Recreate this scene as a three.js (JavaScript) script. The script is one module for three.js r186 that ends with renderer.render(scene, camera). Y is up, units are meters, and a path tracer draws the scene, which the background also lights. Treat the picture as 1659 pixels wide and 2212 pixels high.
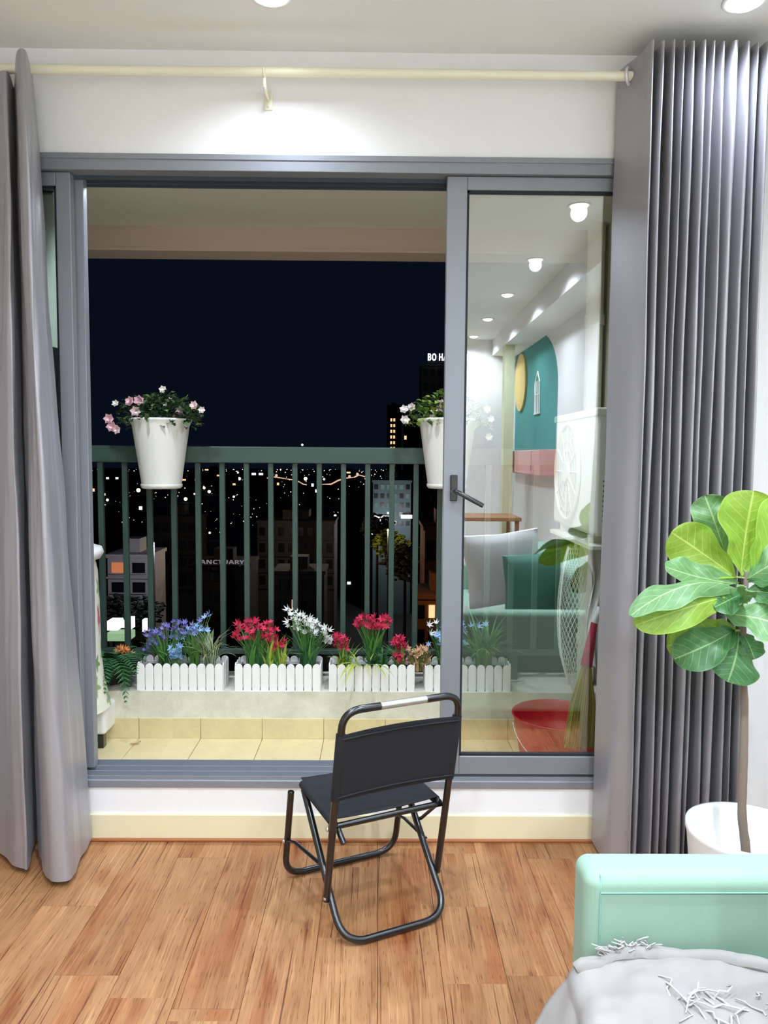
import * as THREE from 'three';
import { RoundedBoxGeometry } from 'three/addons/geometries/RoundedBoxGeometry.js';
import { mergeGeometries, mergeVertices } from 'three/addons/utils/BufferGeometryUtils.js';
import { FontLoader } from 'three/addons/loaders/FontLoader.js';
import { TextGeometry } from 'three/addons/geometries/TextGeometry.js';
import { ImprovedNoise } from 'three/addons/math/ImprovedNoise.js';

// ------------------------------------------------------------------ camera, sky, exposure
const V = (x, y, z) => new THREE.Vector3(x, y, z);
const scene = new THREE.Scene();
const FOCAL = 1662, CX = 829.5, CY = 1106;
const camera = new THREE.PerspectiveCamera(2 * Math.atan(CY / FOCAL) * 180 / Math.PI, 1659 / 2212, 0.05, 3000);
camera.position.set(0, 1.45, 0);
camera.rotation.order = 'YXZ';
camera.rotation.set(-Math.atan(122 / FOCAL), -0.009, 0.0075);
camera.updateMatrixWorld();
scene.background = new THREE.Color(0.0006, 0.0012, 0.0028);       // night sky over the city
const EXPOSURE = 3.5;
const LAMP_CD = 3.0;                                               // each ceiling downlight
const GLOW = 1 / EXPOSURE;
const renderer = new THREE.WebGLRenderer({ antialias: true });
renderer.toneMapping = THREE.LinearToneMapping;
renderer.toneMappingExposure = EXPOSURE;
renderer.shadowMap.enabled = true;

// a photograph's pixel at a distance in front of the window wall -> metres
function at(u, v, d) {
  const r = V((u - CX) / FOCAL, -(v - CY) / FOCAL, -1).applyQuaternion(camera.quaternion);
  return r.multiplyScalar(-d / r.z).add(camera.position);
}

// ------------------------------------------------------------------ helpers
let seed = 20240611;
function rnd() { seed = (seed + 0x6D2B79F5) | 0; let t = Math.imul(seed ^ (seed >>> 15), 1 | seed); t = (t + Math.imul(t ^ (t >>> 7), 61 | t)) ^ t; return ((t ^ (t >>> 14)) >>> 0) / 4294967296; }
const rr = (a, b) => a + (b - a) * rnd();
const lerp = (a, b, t) => a + (b - a) * t;
const clamp = (x, a = 0, b = 1) => Math.min(b, Math.max(a, x));
const smooth = (a, b, x) => { const t = clamp((x - a) / (b - a)); return t * t * (3 - 2 * t); };
const noise3 = new ImprovedNoise();
const N = (x, y, z = 0) => noise3.noise(x + 31.7, y + 17.3, z + 5.1);
const taken = {};
function numbered(name) { const n = taken[name] ?? 0; taken[name] = n + 1; return n ? name + '_' + String(n).padStart(3, '0') : name; }
function lit(o) { o.castShadow = true; o.receiveShadow = true; return o; }
function geoOf(g) {
  if (!Array.isArray(g)) return g;
  const list = g.map((x) => { let y = x.index ? x.toNonIndexed() : x.clone(); for (const k of Object.keys(y.attributes)) if (!['position', 'normal', 'uv'].includes(k)) y.deleteAttribute(k); if (!y.attributes.uv) y.setAttribute('uv', new THREE.Float32BufferAttribute(new Float32Array(y.attributes.position.count * 2), 2)); return y; });
  return mergeGeometries(list);
}
function part(name, g, mat, parent) { const m = lit(new THREE.Mesh(geoOf(g), mat)); m.name = numbered(name); parent.add(m); return m; }
function tag(o, label, category, group) { o.userData.label = label; o.userData.category = category; if (group) o.userData.group = group; return o; }
function thing(name, label, category, pos = [0, 0, 0], turn = 0, group) {
  const o = new THREE.Group(); o.name = numbered(name); scene.add(o);
  if (pos.isVector3) o.position.copy(pos); else o.position.set(...pos);
  o.rotation.y = turn; return tag(o, label, category, group);
}
function solo(name, g, mat, label, category, group) { return tag(part(name, g, mat, scene), label, category, group); }
function struct(name, g, mat, parent = scene) { const m = part(name, g, mat, parent); m.userData.kind = 'structure'; return m; }
function structGroup(name) { const o = new THREE.Group(); o.name = numbered(name); o.userData.kind = 'structure'; scene.add(o); return o; }
// uv in metres, from the face's main direction
function metric(g) {
  const p = g.attributes.position, n = g.attributes.normal, uv = new Float32Array(p.count * 2);
  for (let i = 0; i < p.count; i++) {
    const ax = Math.abs(n.getX(i)), ay = Math.abs(n.getY(i)), az = Math.abs(n.getZ(i));
    const [a, b] = ay >= ax && ay >= az ? [p.getX(i), p.getZ(i)] : ax > az ? [p.getZ(i), p.getY(i)] : [p.getX(i), p.getY(i)];
    uv[2 * i] = a; uv[2 * i + 1] = b;
  }
  g.setAttribute('uv', new THREE.BufferAttribute(uv, 2)); return g;
}
// box between two corners
function box(x0, y0, z0, x1, y1, z1) { const g = new THREE.BoxGeometry(Math.abs(x1 - x0), Math.abs(y1 - y0), Math.abs(z1 - z0)); g.translate((x0 + x1) / 2, (y0 + y1) / 2, (z0 + z1) / 2); return metric(g); }
function rbox(x0, y0, z0, x1, y1, z1, r = 0.004, seg = 2) {
  const w = Math.abs(x1 - x0), h = Math.abs(y1 - y0), d = Math.abs(z1 - z0);
  const g = new RoundedBoxGeometry(w, h, d, seg, Math.min(r, w / 2.01, h / 2.01, d / 2.01)); g.translate((x0 + x1) / 2, (y0 + y1) / 2, (z0 + z1) / 2); return metric(g);
}
function cyl(a, b, r0, r1 = r0, seg = 12) {
  const d = b.clone().sub(a), g = new THREE.CylinderGeometry(r1, r0, d.length(), seg);
  g.applyQuaternion(new THREE.Quaternion().setFromUnitVectors(V(0, 1, 0), d.clone().normalize())); g.translate((a.x + b.x) / 2, (a.y + b.y) / 2, (a.z + b.z) / 2); return g;
}
// a bent pipe through corner points
function pipe(pts, r, bend = 0.04, seg = 10, per = 6, closed = false) {
  const out = [];
  pts.forEach((p, i) => {
    if (i === 0 || i === pts.length - 1) { out.push(p.clone()); return; }
    const a = pts[i - 1], b = pts[i + 1], la = p.distanceTo(a), lb = p.distanceTo(b), k = Math.min(bend, la * 0.49, lb * 0.49);
    const s = p.clone().lerp(a, k / la), e = p.clone().lerp(b, k / lb);
    for (let j = 0; j <= per; j++) { const t = j / per; out.push(s.clone().multiplyScalar((1 - t) * (1 - t)).addScaledVector(p, 2 * t * (1 - t)).addScaledVector(e, t * t)); }
  });
  return sweep(out, () => r, seg);
}
// round sweep along points with a radius function; capped
function sweep(pts, radius, seg = 8, flat = 1) {
  const n = pts.length, pos = [], uv = [], idx = []; let up = null, len = 0;
  for (let i = 0; i < n; i++) {
    const t = pts[Math.min(n - 1, i + 1)].clone().sub(pts[Math.max(0, i - 1)]).normalize();
    if (!up) { up = Math.abs(t.y) < 0.9 ? V(0, 1, 0) : V(1, 0, 0); }
    const side = t.clone().cross(up).normalize(); up = side.clone().cross(t).normalize();
    if (i) len += pts[i].distanceTo(pts[i - 1]);
    const r = radius(i / (n - 1));
    for (let j = 0; j <= seg; j++) { const a = j / seg * Math.PI * 2; const q = pts[i].clone().addScaledVector(side, Math.cos(a) * r).addScaledVector(up, Math.sin(a) * r * flat); pos.push(q.x, q.y, q.z); uv.push(j / seg, len); }
  }
  for (let i = 0; i < n - 1; i++) for (let j = 0; j < seg; j++) { const a = i * (seg + 1) + j, b = a + seg + 1; idx.push(a, b, a + 1, b, b + 1, a + 1); }
  for (const [i, s] of [[0, 1], [n - 1, -1]]) { const c = pos.length / 3; pos.push(pts[i].x, pts[i].y, pts[i].z); uv.push(0, 0); for (let j = 0; j < seg; j++) { const a = i * (seg + 1) + j; if (s > 0) idx.push(c, a, a + 1); else idx.push(c, a + 1, a); } }
  const g = new THREE.BufferGeometry(); g.setAttribute('position', new THREE.Float32BufferAttribute(pos, 3)); g.setAttribute('uv', new THREE.Float32BufferAttribute(uv, 2)); g.setIndex(idx); g.computeVertexNormals(); return g;
}
// surface from a function (i/nu, j/nv) -> Vector3; with thickness when th > 0
function sheet(fn, nu, nv, th = 0) {
  const pos = [], uv = [], idx = [];
  for (let j = 0; j <= nv; j++) for (let i = 0; i <= nu; i++) { const p = fn(i / nu, j / nv); pos.push(p.x, p.y, p.z); uv.push(i / nu, j / nv); }
  for (let j = 0; j < nv; j++) for (let i = 0; i < nu; i++) { const a = j * (nu + 1) + i, b = a + nu + 1; idx.push(a, a + 1, b, a + 1, b + 1, b); }
  let g = new THREE.BufferGeometry(); g.setAttribute('position', new THREE.Float32BufferAttribute(pos, 3)); g.setAttribute('uv', new THREE.Float32BufferAttribute(uv, 2)); g.setIndex(idx); g.computeVertexNormals();
  if (!th) return g;
  const n = g.attributes.normal, m = pos.length / 3, P2 = pos.slice(), I2 = idx.slice(), U2 = uv.concat(uv);
  for (let i = 0; i < m; i++) P2.push(pos[3 * i] - n.getX(i) * th, pos[3 * i + 1] - n.getY(i) * th, pos[3 * i + 2] - n.getZ(i) * th);
  for (let k = 0; k < idx.length; k += 3) I2.push(idx[k] + m, idx[k + 2] + m, idx[k + 1] + m);
  const edge = []; for (let i = 0; i < nu; i++) edge.push([i + 1, i]); for (let j = 0; j < nv; j++) edge.push([j * (nu + 1) + nu + nu + 1, j * (nu + 1) + nu]);
  for (let i = 0; i < nu; i++) edge.push([nv * (nu + 1) + i, nv * (nu + 1) + i + 1]); for (let j = 0; j < nv; j++) edge.push([j * (nu + 1), (j + 1) * (nu + 1)]);
  for (const [a, b] of edge) I2.push(a, b, a + m, b, b + m, a + m);
  g = new THREE.BufferGeometry(); g.setAttribute('position', new THREE.Float32BufferAttribute(P2, 3)); g.setAttribute('uv', new THREE.Float32BufferAttribute(U2, 2)); g.setIndex(I2); g.computeVertexNormals(); return g;
}
function lathe(profile, seg = 40) { return new THREE.LatheGeometry(profile.map(([r, y]) => new THREE.Vector2(r, y)), seg); }
function moved(g, x, y, z) { return g.clone().translate(x, y, z); }
// textures
function tex(w, h, fn, srgb = true, repeat = [1, 1]) {
  const d = new Uint8Array(w * h * 4);
  for (let y = 0; y < h; y++) for (let x = 0; x < w; x++) { const c = fn(x / w, y / h, x, y), i = 4 * (y * w + x); d[i] = clamp(c[0], 0, 255); d[i + 1] = clamp(c[1], 0, 255); d[i + 2] = clamp(c[2], 0, 255); d[i + 3] = 255; }
  const t = new THREE.DataTexture(d, w, h, THREE.RGBAFormat); t.wrapS = t.wrapT = THREE.RepeatWrapping; t.magFilter = THREE.LinearFilter; t.minFilter = THREE.LinearMipmapLinearFilter; t.generateMipmaps = true;
  if (srgb) t.colorSpace = THREE.SRGBColorSpace; t.repeat.set(...repeat); t.needsUpdate = true; return t;
}
function mat(color, roughness = 0.7, o = {}) { return new THREE.MeshPhysicalMaterial({ color, roughness, ...o }); }
const DS = { side: THREE.DoubleSide };

// ------------------------------------------------------------------ materials
const woodTex = tex(1024, 2048, (u, v) => {
  const x = u * 0.8, y = v * 2.4;                                  // metres; grain runs along v
  const warp = N(x * 8, y * 1.5, 3) * 0.016, X = x + warp;
  const band = N(X * 22, y * 0.7, 1), fine = N(X * 110, y * 2.2, 7), hair = N(X * 380, y * 9, 11), tick = N(X * 330, y * 22, 21), patch = N(x * 6, y * 1.6, 40), mott = N(x * 30, y * 9, 44);
  const k = 0.5 + 0.26 * band + 0.16 * fine + 0.10 * hair + 0.30 * patch + 0.16 * mott;
  let r = lerp(158, 212, k), g = lerp(110, 166, k), b = lerp(70, 116, k);
  const red = smooth(-0.05, 0.5, N(X * 9 + 9, y * 1.2, 60)); r -= 10 * red; g -= 22 * red; b -= 24 * red;
  const s = smooth(0.3, 0.6, tick); r -= 34 * s; g -= 32 * s; b -= 28 * s;
  const streak = smooth(0.3, 0.66, N(X * 60, y * 2.4, 90)); r -= 16 * streak; g -= 19 * streak; b -= 18 * streak;
  const grain = smooth(0.2, 0.5, N(X * 200, y * 6, 130) + 0.3 * N(X * 40, y * 3, 140)); r -= 20 * grain; g -= 20 * grain; b -= 17 * grain;
  const crack = smooth(0.49, 0.57, N(X * 130, y * 1.5, 120)); r -= 66 * crack; g -= 60 * crack; b -= 46 * crack;
  const knot = smooth(0.3, 0.65, N(X * 16, y * 4, 150)); r -= 20 * knot; g -= 27 * knot; b -= 26 * knot;
  const hi = smooth(0.2, 0.55, N(X * 170, y * 5, 170)); r += 16 * hi; g += 17 * hi; b += 14 * hi;
  return [r, g, b];
});
const tileTex = tex(512, 512, (u, v) => { const a = N(u * 9, v * 9, 1) * 8 + N(u * 40, v * 40, 2) * 5 + N(u * 3, v * 3, 8) * 6; return [226 + a, 209 + a, 160 + a * 0.9]; });
const concreteTex = tex(512, 512, (u, v) => { const a = N(u * 5, v * 5, 1) * 16 + N(u * 22, v * 22, 2) * 9 + N(u * 90, v * 90, 4) * 6; const s = smooth(0.2, 0.5, N(u * 7, v * 4, 50)) * 16; return [222 + a - s, 218 + a - s, 199 + a - s * 1.2]; });
const fabricBump = tex(256, 256, (u, v, x, y) => { const w = 128 + 60 * Math.sin(x * Math.PI / 2) * Math.cos(y * Math.PI / 2) + 30 * N(u * 60, v * 60, 1); return [w, w, w]; }, false);
const plasterBump = tex(256, 256, (u, v) => { const w = 128 + 50 * N(u * 40, v * 40, 1) + 30 * N(u * 90, v * 90, 2); return [w, w, w]; }, false);
const rep = (t, a, b = a) => { const c = t.clone(); c.repeat.set(a, b); c.needsUpdate = true; return c; };

const M = {
  wall: mat(0xf1f0ec, 0.85, { bumpMap: rep(plasterBump, 3), bumpScale: 0.0006 }),
  ceiling: mat(0xeeede6, 0.9),
  beam: mat(0xf2f1ec, 0.85),
  teal: mat(0x4a958d, 0.8),
  ochre: mat(0xd8bd74, 0.8),
  plank: mat(0xffffff, 0.55, { map: woodTex, bumpMap: woodTex, bumpScale: 0.0005 }),
  floorBase: mat(0x8d6844, 0.7),
  strip: mat(0xa9683f, 0.5),
  skirting: mat(0xe9dfb6, 0.4),
  alu: mat(0x8a8e93, 0.42, { metalness: 0.25 }),
  aluDark: mat(0x3c434c, 0.6),
  gasket: mat(0x1c2226, 0.7),
  glass: mat(0xf8fcfa, 0.0, { transmission: 1, thickness: 0, ior: 2.7 }),
  blackMetal: mat(0x17191d, 0.28, { clearcoat: 0.5, clearcoatRoughness: 0.2 }),
  rod: mat(0xf1ecd2, 0.35),
  curtain: mat(0xa5a3a7, 0.41, { metalness: 0.45, clearcoat: 0.25, clearcoatRoughness: 0.4, sheen: 0.3, sheenColor: new THREE.Color(0xcfcdd6), sheenRoughness: 0.5, bumpMap: rep(fabricBump, 60, 300), bumpScale: 0.0002, ...DS }),
  ring: mat(0xe4e2e6, 0.25, { metalness: 0.5 }),
  tile: mat(0xffffff, 0.32, { map: tileTex }),
  grout: mat(0x9c8f66, 0.9),
  concrete: mat(0xffffff, 0.85, { map: concreteTex }),
  balconyCeiling: mat(0xd6d0c0, 0.9),
  beamOut: mat(0xc8b3a0, 0.9),
  rail: mat(0x3d5249, 0.42, { metalness: 0.15 }),
  white: mat(0xf3f2ee, 0.4),
  pot: mat(0xe9e5da, 0.38),
  soil: mat(0x3a2c20, 0.95),
  chairFabric: mat(0x15171d, 0.78, { bumpMap: rep(fabricBump, 90, 60), bumpScale: 0.0003, ...DS }),
  chairTube: mat(0x0e0f11, 0.28, { clearcoat: 0.6, clearcoatRoughness: 0.25 }),
  silver: mat(0xc9c9c6, 0.3, { metalness: 0.8 }),
  mint: mat(0x95b39d, 0.92, { sheen: 0.1, sheenColor: new THREE.Color(0xcfeee0), sheenRoughness: 0.6, specularIntensity: 0.4, bumpMap: rep(fabricBump, 40), bumpScale: 0.0002 }),
  throwCloth: mat(0xa6a29c, 0.95, { bumpMap: rep(fabricBump, 40), bumpScale: 0.0006, ...DS }),
  red: mat(0xc8182c, 0.35),
  straw: mat(0x9c8a45, 0.85),
  cream: mat(0xe6e3d0, 0.45),
  net: mat(0xe2e4d6, 0.7),
  trunk: mat(0x9a8878, 0.9, { bumpMap: rep(plasterBump, 4, 20), bumpScale: 0.003 }),
};

// ------------------------------------------------------------------ room shell
const WALL = -2.81, CEIL = 2.86, RIGHT = 1.68, LEFT = -3.1, BACK = 3.77, BALC = 0.05;
const OX0 = -1.95, OX1 = 1.10, OY0 = 0.205, OY1 = 2.50;              // the door opening
const plankTones = [0xe2dad2, 0xdcd2c8, 0xdfd6cd, 0xd9cdc2].map((c) => { const m = M.plank.clone(); m.color.set(c); return m; });
const floor = struct('floor', box(LEFT - 0.2, -0.16, WALL - 0.2, RIGHT + 0.2, -0.012, BACK + 0.2), M.floorBase);
{
  const w = 0.18, len = 1.21, offs = [0.32, 0.95, 0.62, 0.1, 0.78, 0.45, 1.08];
  let c = 0;
  for (let x = -1.79 - w * 7; x < RIGHT; x += w, c++) {
    const xa = Math.max(LEFT, x), xb = Math.min(RIGHT, x + w); if (xb - xa < 0.02) continue;
    for (let z = WALL - offs[c % 7], k = 0; z < -0.9; z += len, k++) {
      const za = Math.max(WALL + 0.001, z), zb = Math.min(z + len, -0.1); if (zb - za < 0.02) continue;
      const g = rbox(xa + 0.0005, -0.012, za + 0.0004, xb - 0.0005, 0, zb - 0.0004, 0.0010, 1);
      const uv = g.attributes.uv, p = g.attributes.position, ou = rnd(), ov = rnd();
      for (let i = 0; i < uv.count; i++) uv.setXY(i, p.getX(i) / 0.8 + ou, p.getZ(i) / 2.4 + ov);
      part('plank', g, plankTones[Math.floor(rnd() * 4)], floor);
    }
  }
  struct('floor', box(LEFT, -0.012, -0.09, RIGHT, 0, BACK), mat(0xc9b9a4, 0.55));
}
struct('ceiling', box(LEFT - 0.2, CEIL, WALL - 0.2, RIGHT + 0.2, CEIL + 0.16, BACK + 0.2), M.ceiling);
struct('wall_front', [
  box(LEFT - 0.2, -0.1, WALL - 0.2, OX0, CEIL, WALL), box(OX1, -0.1, WALL - 0.2, RIGHT + 0.2, CEIL, WALL),
  box(OX0, OY1, WALL - 0.2, OX1, CEIL, WALL), box(OX0, -0.1, WALL - 0.2, OX1, OY0, WALL)], M.wall);
struct('wall_right', box(RIGHT, -0.1, WALL, RIGHT + 0.2, CEIL, BACK), M.wall);
struct('wall_left', box(LEFT - 0.2, -0.1, WALL, LEFT, CEIL, BACK), M.wall);
struct('wall_back', box(LEFT - 0.2, -0.1, BACK, RIGHT + 0.2, CEIL, BACK + 0.2), M.wall);
struct('ceiling_beam', box(1.385, 2.667, WALL, RIGHT, CEIL, BACK), M.beam);
struct('column', box(1.385, 0, 2.80, 1.49, 2.667, 2.96), mat(0xd9d8b0, 0.85));
struct('baseboard_front', [rbox(LEFT, 0.0, WALL - 0.004, RIGHT, 0.1, WALL + 0.009, 0.003)], M.skirting);
struct('trim_1', rbox(LEFT, 0.0, WALL + 0.009, RIGHT, 0.012, WALL + 0.02, 0.004), M.strip);
struct('baseboard_right', rbox(RIGHT - 0.011, 0.0, WALL + 0.02, RIGHT, 0.1, BACK, 0.003), M.skirting);
{ // the painted arch and moon on the right wall, seen only in the pane
  const s = new THREE.Shape(); s.moveTo(-3.75, 1.52); s.lineTo(-1.55, 1.52); s.lineTo(-1.55, 2.12);
  for (let i = 1; i <= 20; i++) { const a = i / 20 * 1.05; s.lineTo(-2.65 + 1.1 * Math.cos(a), 2.12 + Math.min(0.545, 0.62 * Math.sin(a))); }
  s.lineTo(-3.75, 2.665); s.closePath();
  const g = new THREE.ExtrudeGeometry(s, { depth: 0.004, bevelEnabled: false }); g.rotateY(-Math.PI / 2); // x -> z, extrude -> -x
  g.scale(1, 1, -1); const p = g.index; 
  const pos = g.attributes.position; // restore winding after the mirror
  for (let i = 0; i < pos.count; i += 3) { for (const k of ['position', 'normal', 'uv']) { const A = g.attributes[k], n = A.itemSize; for (let c = 0; c < n; c++) { const t = A.array[(i + 1) * n + c]; A.array[(i + 1) * n + c] = A.array[(i + 2) * n + c]; A.array[(i + 2) * n + c] = t; } } }
  g.computeVertexNormals(); g.translate(RIGHT, 0, 0);
  struct('trim_2', g, M.teal);
}

// ------------------------------------------------------------------ sliding doors
const door = structGroup('door_1');
{
  const z0 = WALL - 0.005, z1 = WALL - 0.135;
  const head = part('frame_head', [rbox(OX0, OY1 - 0.052, z1, OX1, OY1, z0 + 0.012, 0.003), box(OX0, OY1 - 0.014, z0, OX1, OY1 + 0.004, z0 + 0.016)], M.alu, door);
  part('track', [box(OX0, OY1 - 0.066, z0 - 0.045, OX1, OY1 - 0.052, z0 - 0.050), box(OX0, OY1 - 0.066, z0 - 0.09, OX1, OY1 - 0.052, z0 - 0.095), box(OX0, OY1 - 0.066, z1, OX1, OY1 - 0.052, z1 + 0.006)], M.aluDark, head);
  part('frame_jamb', rbox(OX0, OY0, z1, OX0 + 0.05, OY1 - 0.052, z0 + 0.012, 0.003), M.alu, door);
  part('frame_jamb', rbox(OX1 - 0.05, OY0, z1, OX1, OY1 - 0.052, z0 + 0.012, 0.003), M.alu, door);
  const sill = part('frame_sill', [rbox(OX0, OY0, z1, OX1, OY0 + 0.028, z0 + 0.014, 0.003), box(OX0 + 0.05, OY0 + 0.028, z0 - 0.002, OX1 - 0.05, OY0 + 0.04, z0 + 0.004)], M.alu, door);
  part('track', [box(OX0 + 0.05, OY0 + 0.028, z0 - 0.03, OX1 - 0.05, OY0 + 0.045, z0 - 0.036), box(OX0 + 0.05, OY0 + 0.028, z0 - 0.078, OX1 - 0.05, OY0 + 0.045, z0 - 0.084), box(OX0 + 0.05, OY0 + 0.028, z1, OX1 - 0.05, OY0 + 0.05, z1 + 0.006)], M.alu, sill);
}
function slidingPanel(name, x0, x1, zc, stileL, stileR) {
  const d = structGroup(name), y0 = OY0 + 0.046, y1 = OY1 - 0.054, zf = zc + 0.019, zb = zc - 0.019, top = 0.047, bot = 0.07;
  part('stile', [rbox(x0, y0, zb, x0 + stileL, y1, zf, 0.003)], M.alu, d);
  part('stile', [rbox(x1 - stileR, y0, zb, x1, y1, zf, 0.003)], M.alu, d);
  part('rail', rbox(x0 + stileL, y1 - top, zb, x1 - stileR, y1, zf, 0.003), M.alu, d);
  part('rail', rbox(x0 + stileL, y0, zb, x1 - stileR, y0 + bot, zf, 0.003), M.alu, d);
  const gx0 = x0 + stileL, gx1 = x1 - stileR, gy0 = y0 + bot, gy1 = y1 - top, b = 0.008;
  part('gasket', [box(gx0, gy0, zc - 0.008, gx0 + b, gy1, zc + 0.012), box(gx1 - b, gy0, zc - 0.008, gx1, gy1, zc + 0.012), box(gx0, gy0, zc - 0.008, gx1, gy0 + b, zc + 0.012), box(gx0, gy1 - b, zc - 0.008, gx1, gy1, zc + 0.012)], M.gasket, d);
  part('pane', box(gx0 + b * 0.5, gy0 + b * 0.5, zc - 0.003, gx1 - b * 0.5, gy1 - b * 0.5, zc + 0.003), M.glass, d);
  return d;
}
const rightPanel = slidingPanel('door_2', 0.243, 1.075, -2.842, 0.072, 0.06);
slidingPanel('door_3', -1.93, -1.10, -2.842, 0.06, 0.052);
slidingPanel('door_4', -1.91, -1.072, -2.889, 0.06, 0.07);
{
  const c = at(980, 1054, 2.82), h = part('handle', rbox(c.x - 0.013, c.y - 0.048, -2.823, c.x + 0.013, c.y + 0.048, -2.811, 0.004), M.blackMetal, rightPanel);
  const a = V(c.x, c.y - 0.01, -2.812), b = V(c.x + 0.012, c.y - 0.014, -2.772), e = V(c.x + 0.102, c.y - 0.062, -2.768);
  part('lever', [pipe([a, b, e], 0.0085, 0.015, 10), cyl(V(a.x, a.y, -2.813), V(a.x, a.y, -2.80), 0.012)], M.blackMetal, h);
}

// ------------------------------------------------------------------ ceiling downlights
const lampGlass = new THREE.MeshStandardMaterial({ color: 0xffffff, emissive: new THREE.Color(1, 0.99, 0.97), emissiveIntensity: 4.5 * GLOW, roughness: 0.5 });
const ringGeo = lathe([[0.05, 0], [0.056, -0.005], [0.064, -0.005], [0.068, 0], [0.058, 0.001], [0.05, 0.004], [0.05, 0]], 32);
const lensGeo = lathe([[0, -0.024], [0.02, -0.0225], [0.036, -0.017], [0.046, -0.009], [0.051, 0.0]], 28);
const lampRows = [-2.477, -1.25, -0.05, 1.15, 2.35, 3.5];
function downlight(x, z, label, group, power = 1, angle = 1.36) {
  const t = thing('downlight', label, 'ceiling light', [x, CEIL, z], 0, group);
  part('trim_ring', ringGeo, M.white, t); part('lens', lensGeo, lampGlass, t);
  const s = new THREE.SpotLight(new THREE.Color(0.885, 1.0, 1.20), LAMP_CD * power, 0, angle, 0.95, 2);
  s.position.set(0, -0.04, 0); s.target.position.set(0, -1, 0); s.castShadow = true; s.shadow.radius = 2.2; s.shadow.mapSize.set(1024, 1024); s.shadow.bias = -0.0005;
  t.add(s); t.add(s.target); return t;
}
lampRows.forEach((z, i) => {
  downlight(1.125, z, ['round downlight shining in the ceiling corner above the stacked pleated curtain', 'largest downlight mirrored in the sliding pane', 'second downlight from the top in the pane reflection', 'third downlight down in the pane reflection', 'fourth downlight down in the pane reflection', 'smallest and lowest downlight in the pane reflection'][i], undefined, i ? 1.02 : 0.28, i ? 1.36 : 1.32);
  downlight(-0.338, z, i ? 'white ceiling downlight behind the camera' : 'round downlight cut by the top edge above the curtain rod bracket', i ? 'downlights over the middle of the room' : undefined, i ? 0.95 : 0.22, i ? 1.36 : 1.32);
});

// two more over the balcony, hidden from the room by the door head
for (const x of [-1.0, 0.25]) { const b = downlight(x, -3.16, 'recessed downlight in the balcony ceiling behind the door head', 'balcony ceiling downlights', 0.48, 1.3); b.position.y = at(600, 490, 3.96).y; }

// ------------------------------------------------------------------ curtain rod and curtains
const RODZ = -2.715, RODY = at(700, 157, 2.715).y, RODX0 = -2.2, RODX1 = 1.5;
{
  const t = thing('curtain_rod', 'cream curtain rod across the wall above the sliding door', 'curtain rod');
  const slope = 0;
  part('pole', cyl(V(RODX0, RODY, RODZ), V(RODX1, RODY - slope, RODZ), 0.0155, 0.0155, 20), M.rod, t);
  for (const x of [RODX0, RODX1]) part('finial', new THREE.SphereGeometry(0.024, 16, 12).translate(x, RODY, RODZ), M.rod, t);
  const bx = at(572, 170, 2.72).x;
  for (const x of [bx, -1.9, 1.42]) {
    const plate = part('bracket', [rbox(x - 0.014, RODY - 0.085, WALL, x + 0.014, RODY - 0.02, WALL + 0.006, 0.002), pipe([V(x, RODY - 0.05, WALL + 0.004), V(x, RODY - 0.05, RODZ), V(x, RODY - 0.012, RODZ)], 0.006, 0.02), new THREE.TorusGeometry(0.0185, 0.004, 8, 20, Math.PI * 1.2).rotateY(Math.PI / 2).rotateX(Math.PI * 0.9).translate(x, RODY, RODZ)], M.rod, t);
    part('screw', new THREE.CylinderGeometry(0.004, 0.004, 0.003, 8).rotateX(Math.PI / 2).translate(x, RODY - 0.075, WALL + 0.008), M.ring, plate);
  }
}
// plan: list of [u, depth] at the top and at the bottom; smooth folds between
function curtainSheet(top, bottom, topY, botY, opt = {}) {
  const cT = new THREE.CatmullRomCurve3(top.map(([x, d]) => V(x, 0, -d)), false, 'catmullrom', opt.tension ?? 0.5);
  const cB = new THREE.CatmullRomCurve3(bottom.map(([x, d]) => V(x, 0, -d)), false, 'catmullrom', opt.tension ?? 0.5);
  return sheet((s, t) => {
    const a = cT.getPoint(s), b = cB.getPoint(s), k = opt.ease ? opt.ease(t) : t, p = a.lerp(b, k);
    const yT = typeof topY === 'function' ? topY(s) : topY, yB = typeof botY === 'function' ? botY(s) : botY;
    p.y = lerp(yT, yB, t); const w = (opt.wob ?? 0.006) * smooth(0, 0.15, t);
    p.x += w * N(s * 13, t * 3, 2) + w * 0.4 * N(s * 40, t * 9, 4); p.z += w * 1.5 * N(s * 11, t * 2.6, 9);
    return p;
  }, opt.nu ?? 220, opt.nv ?? 60, 0.0012);
}
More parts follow.
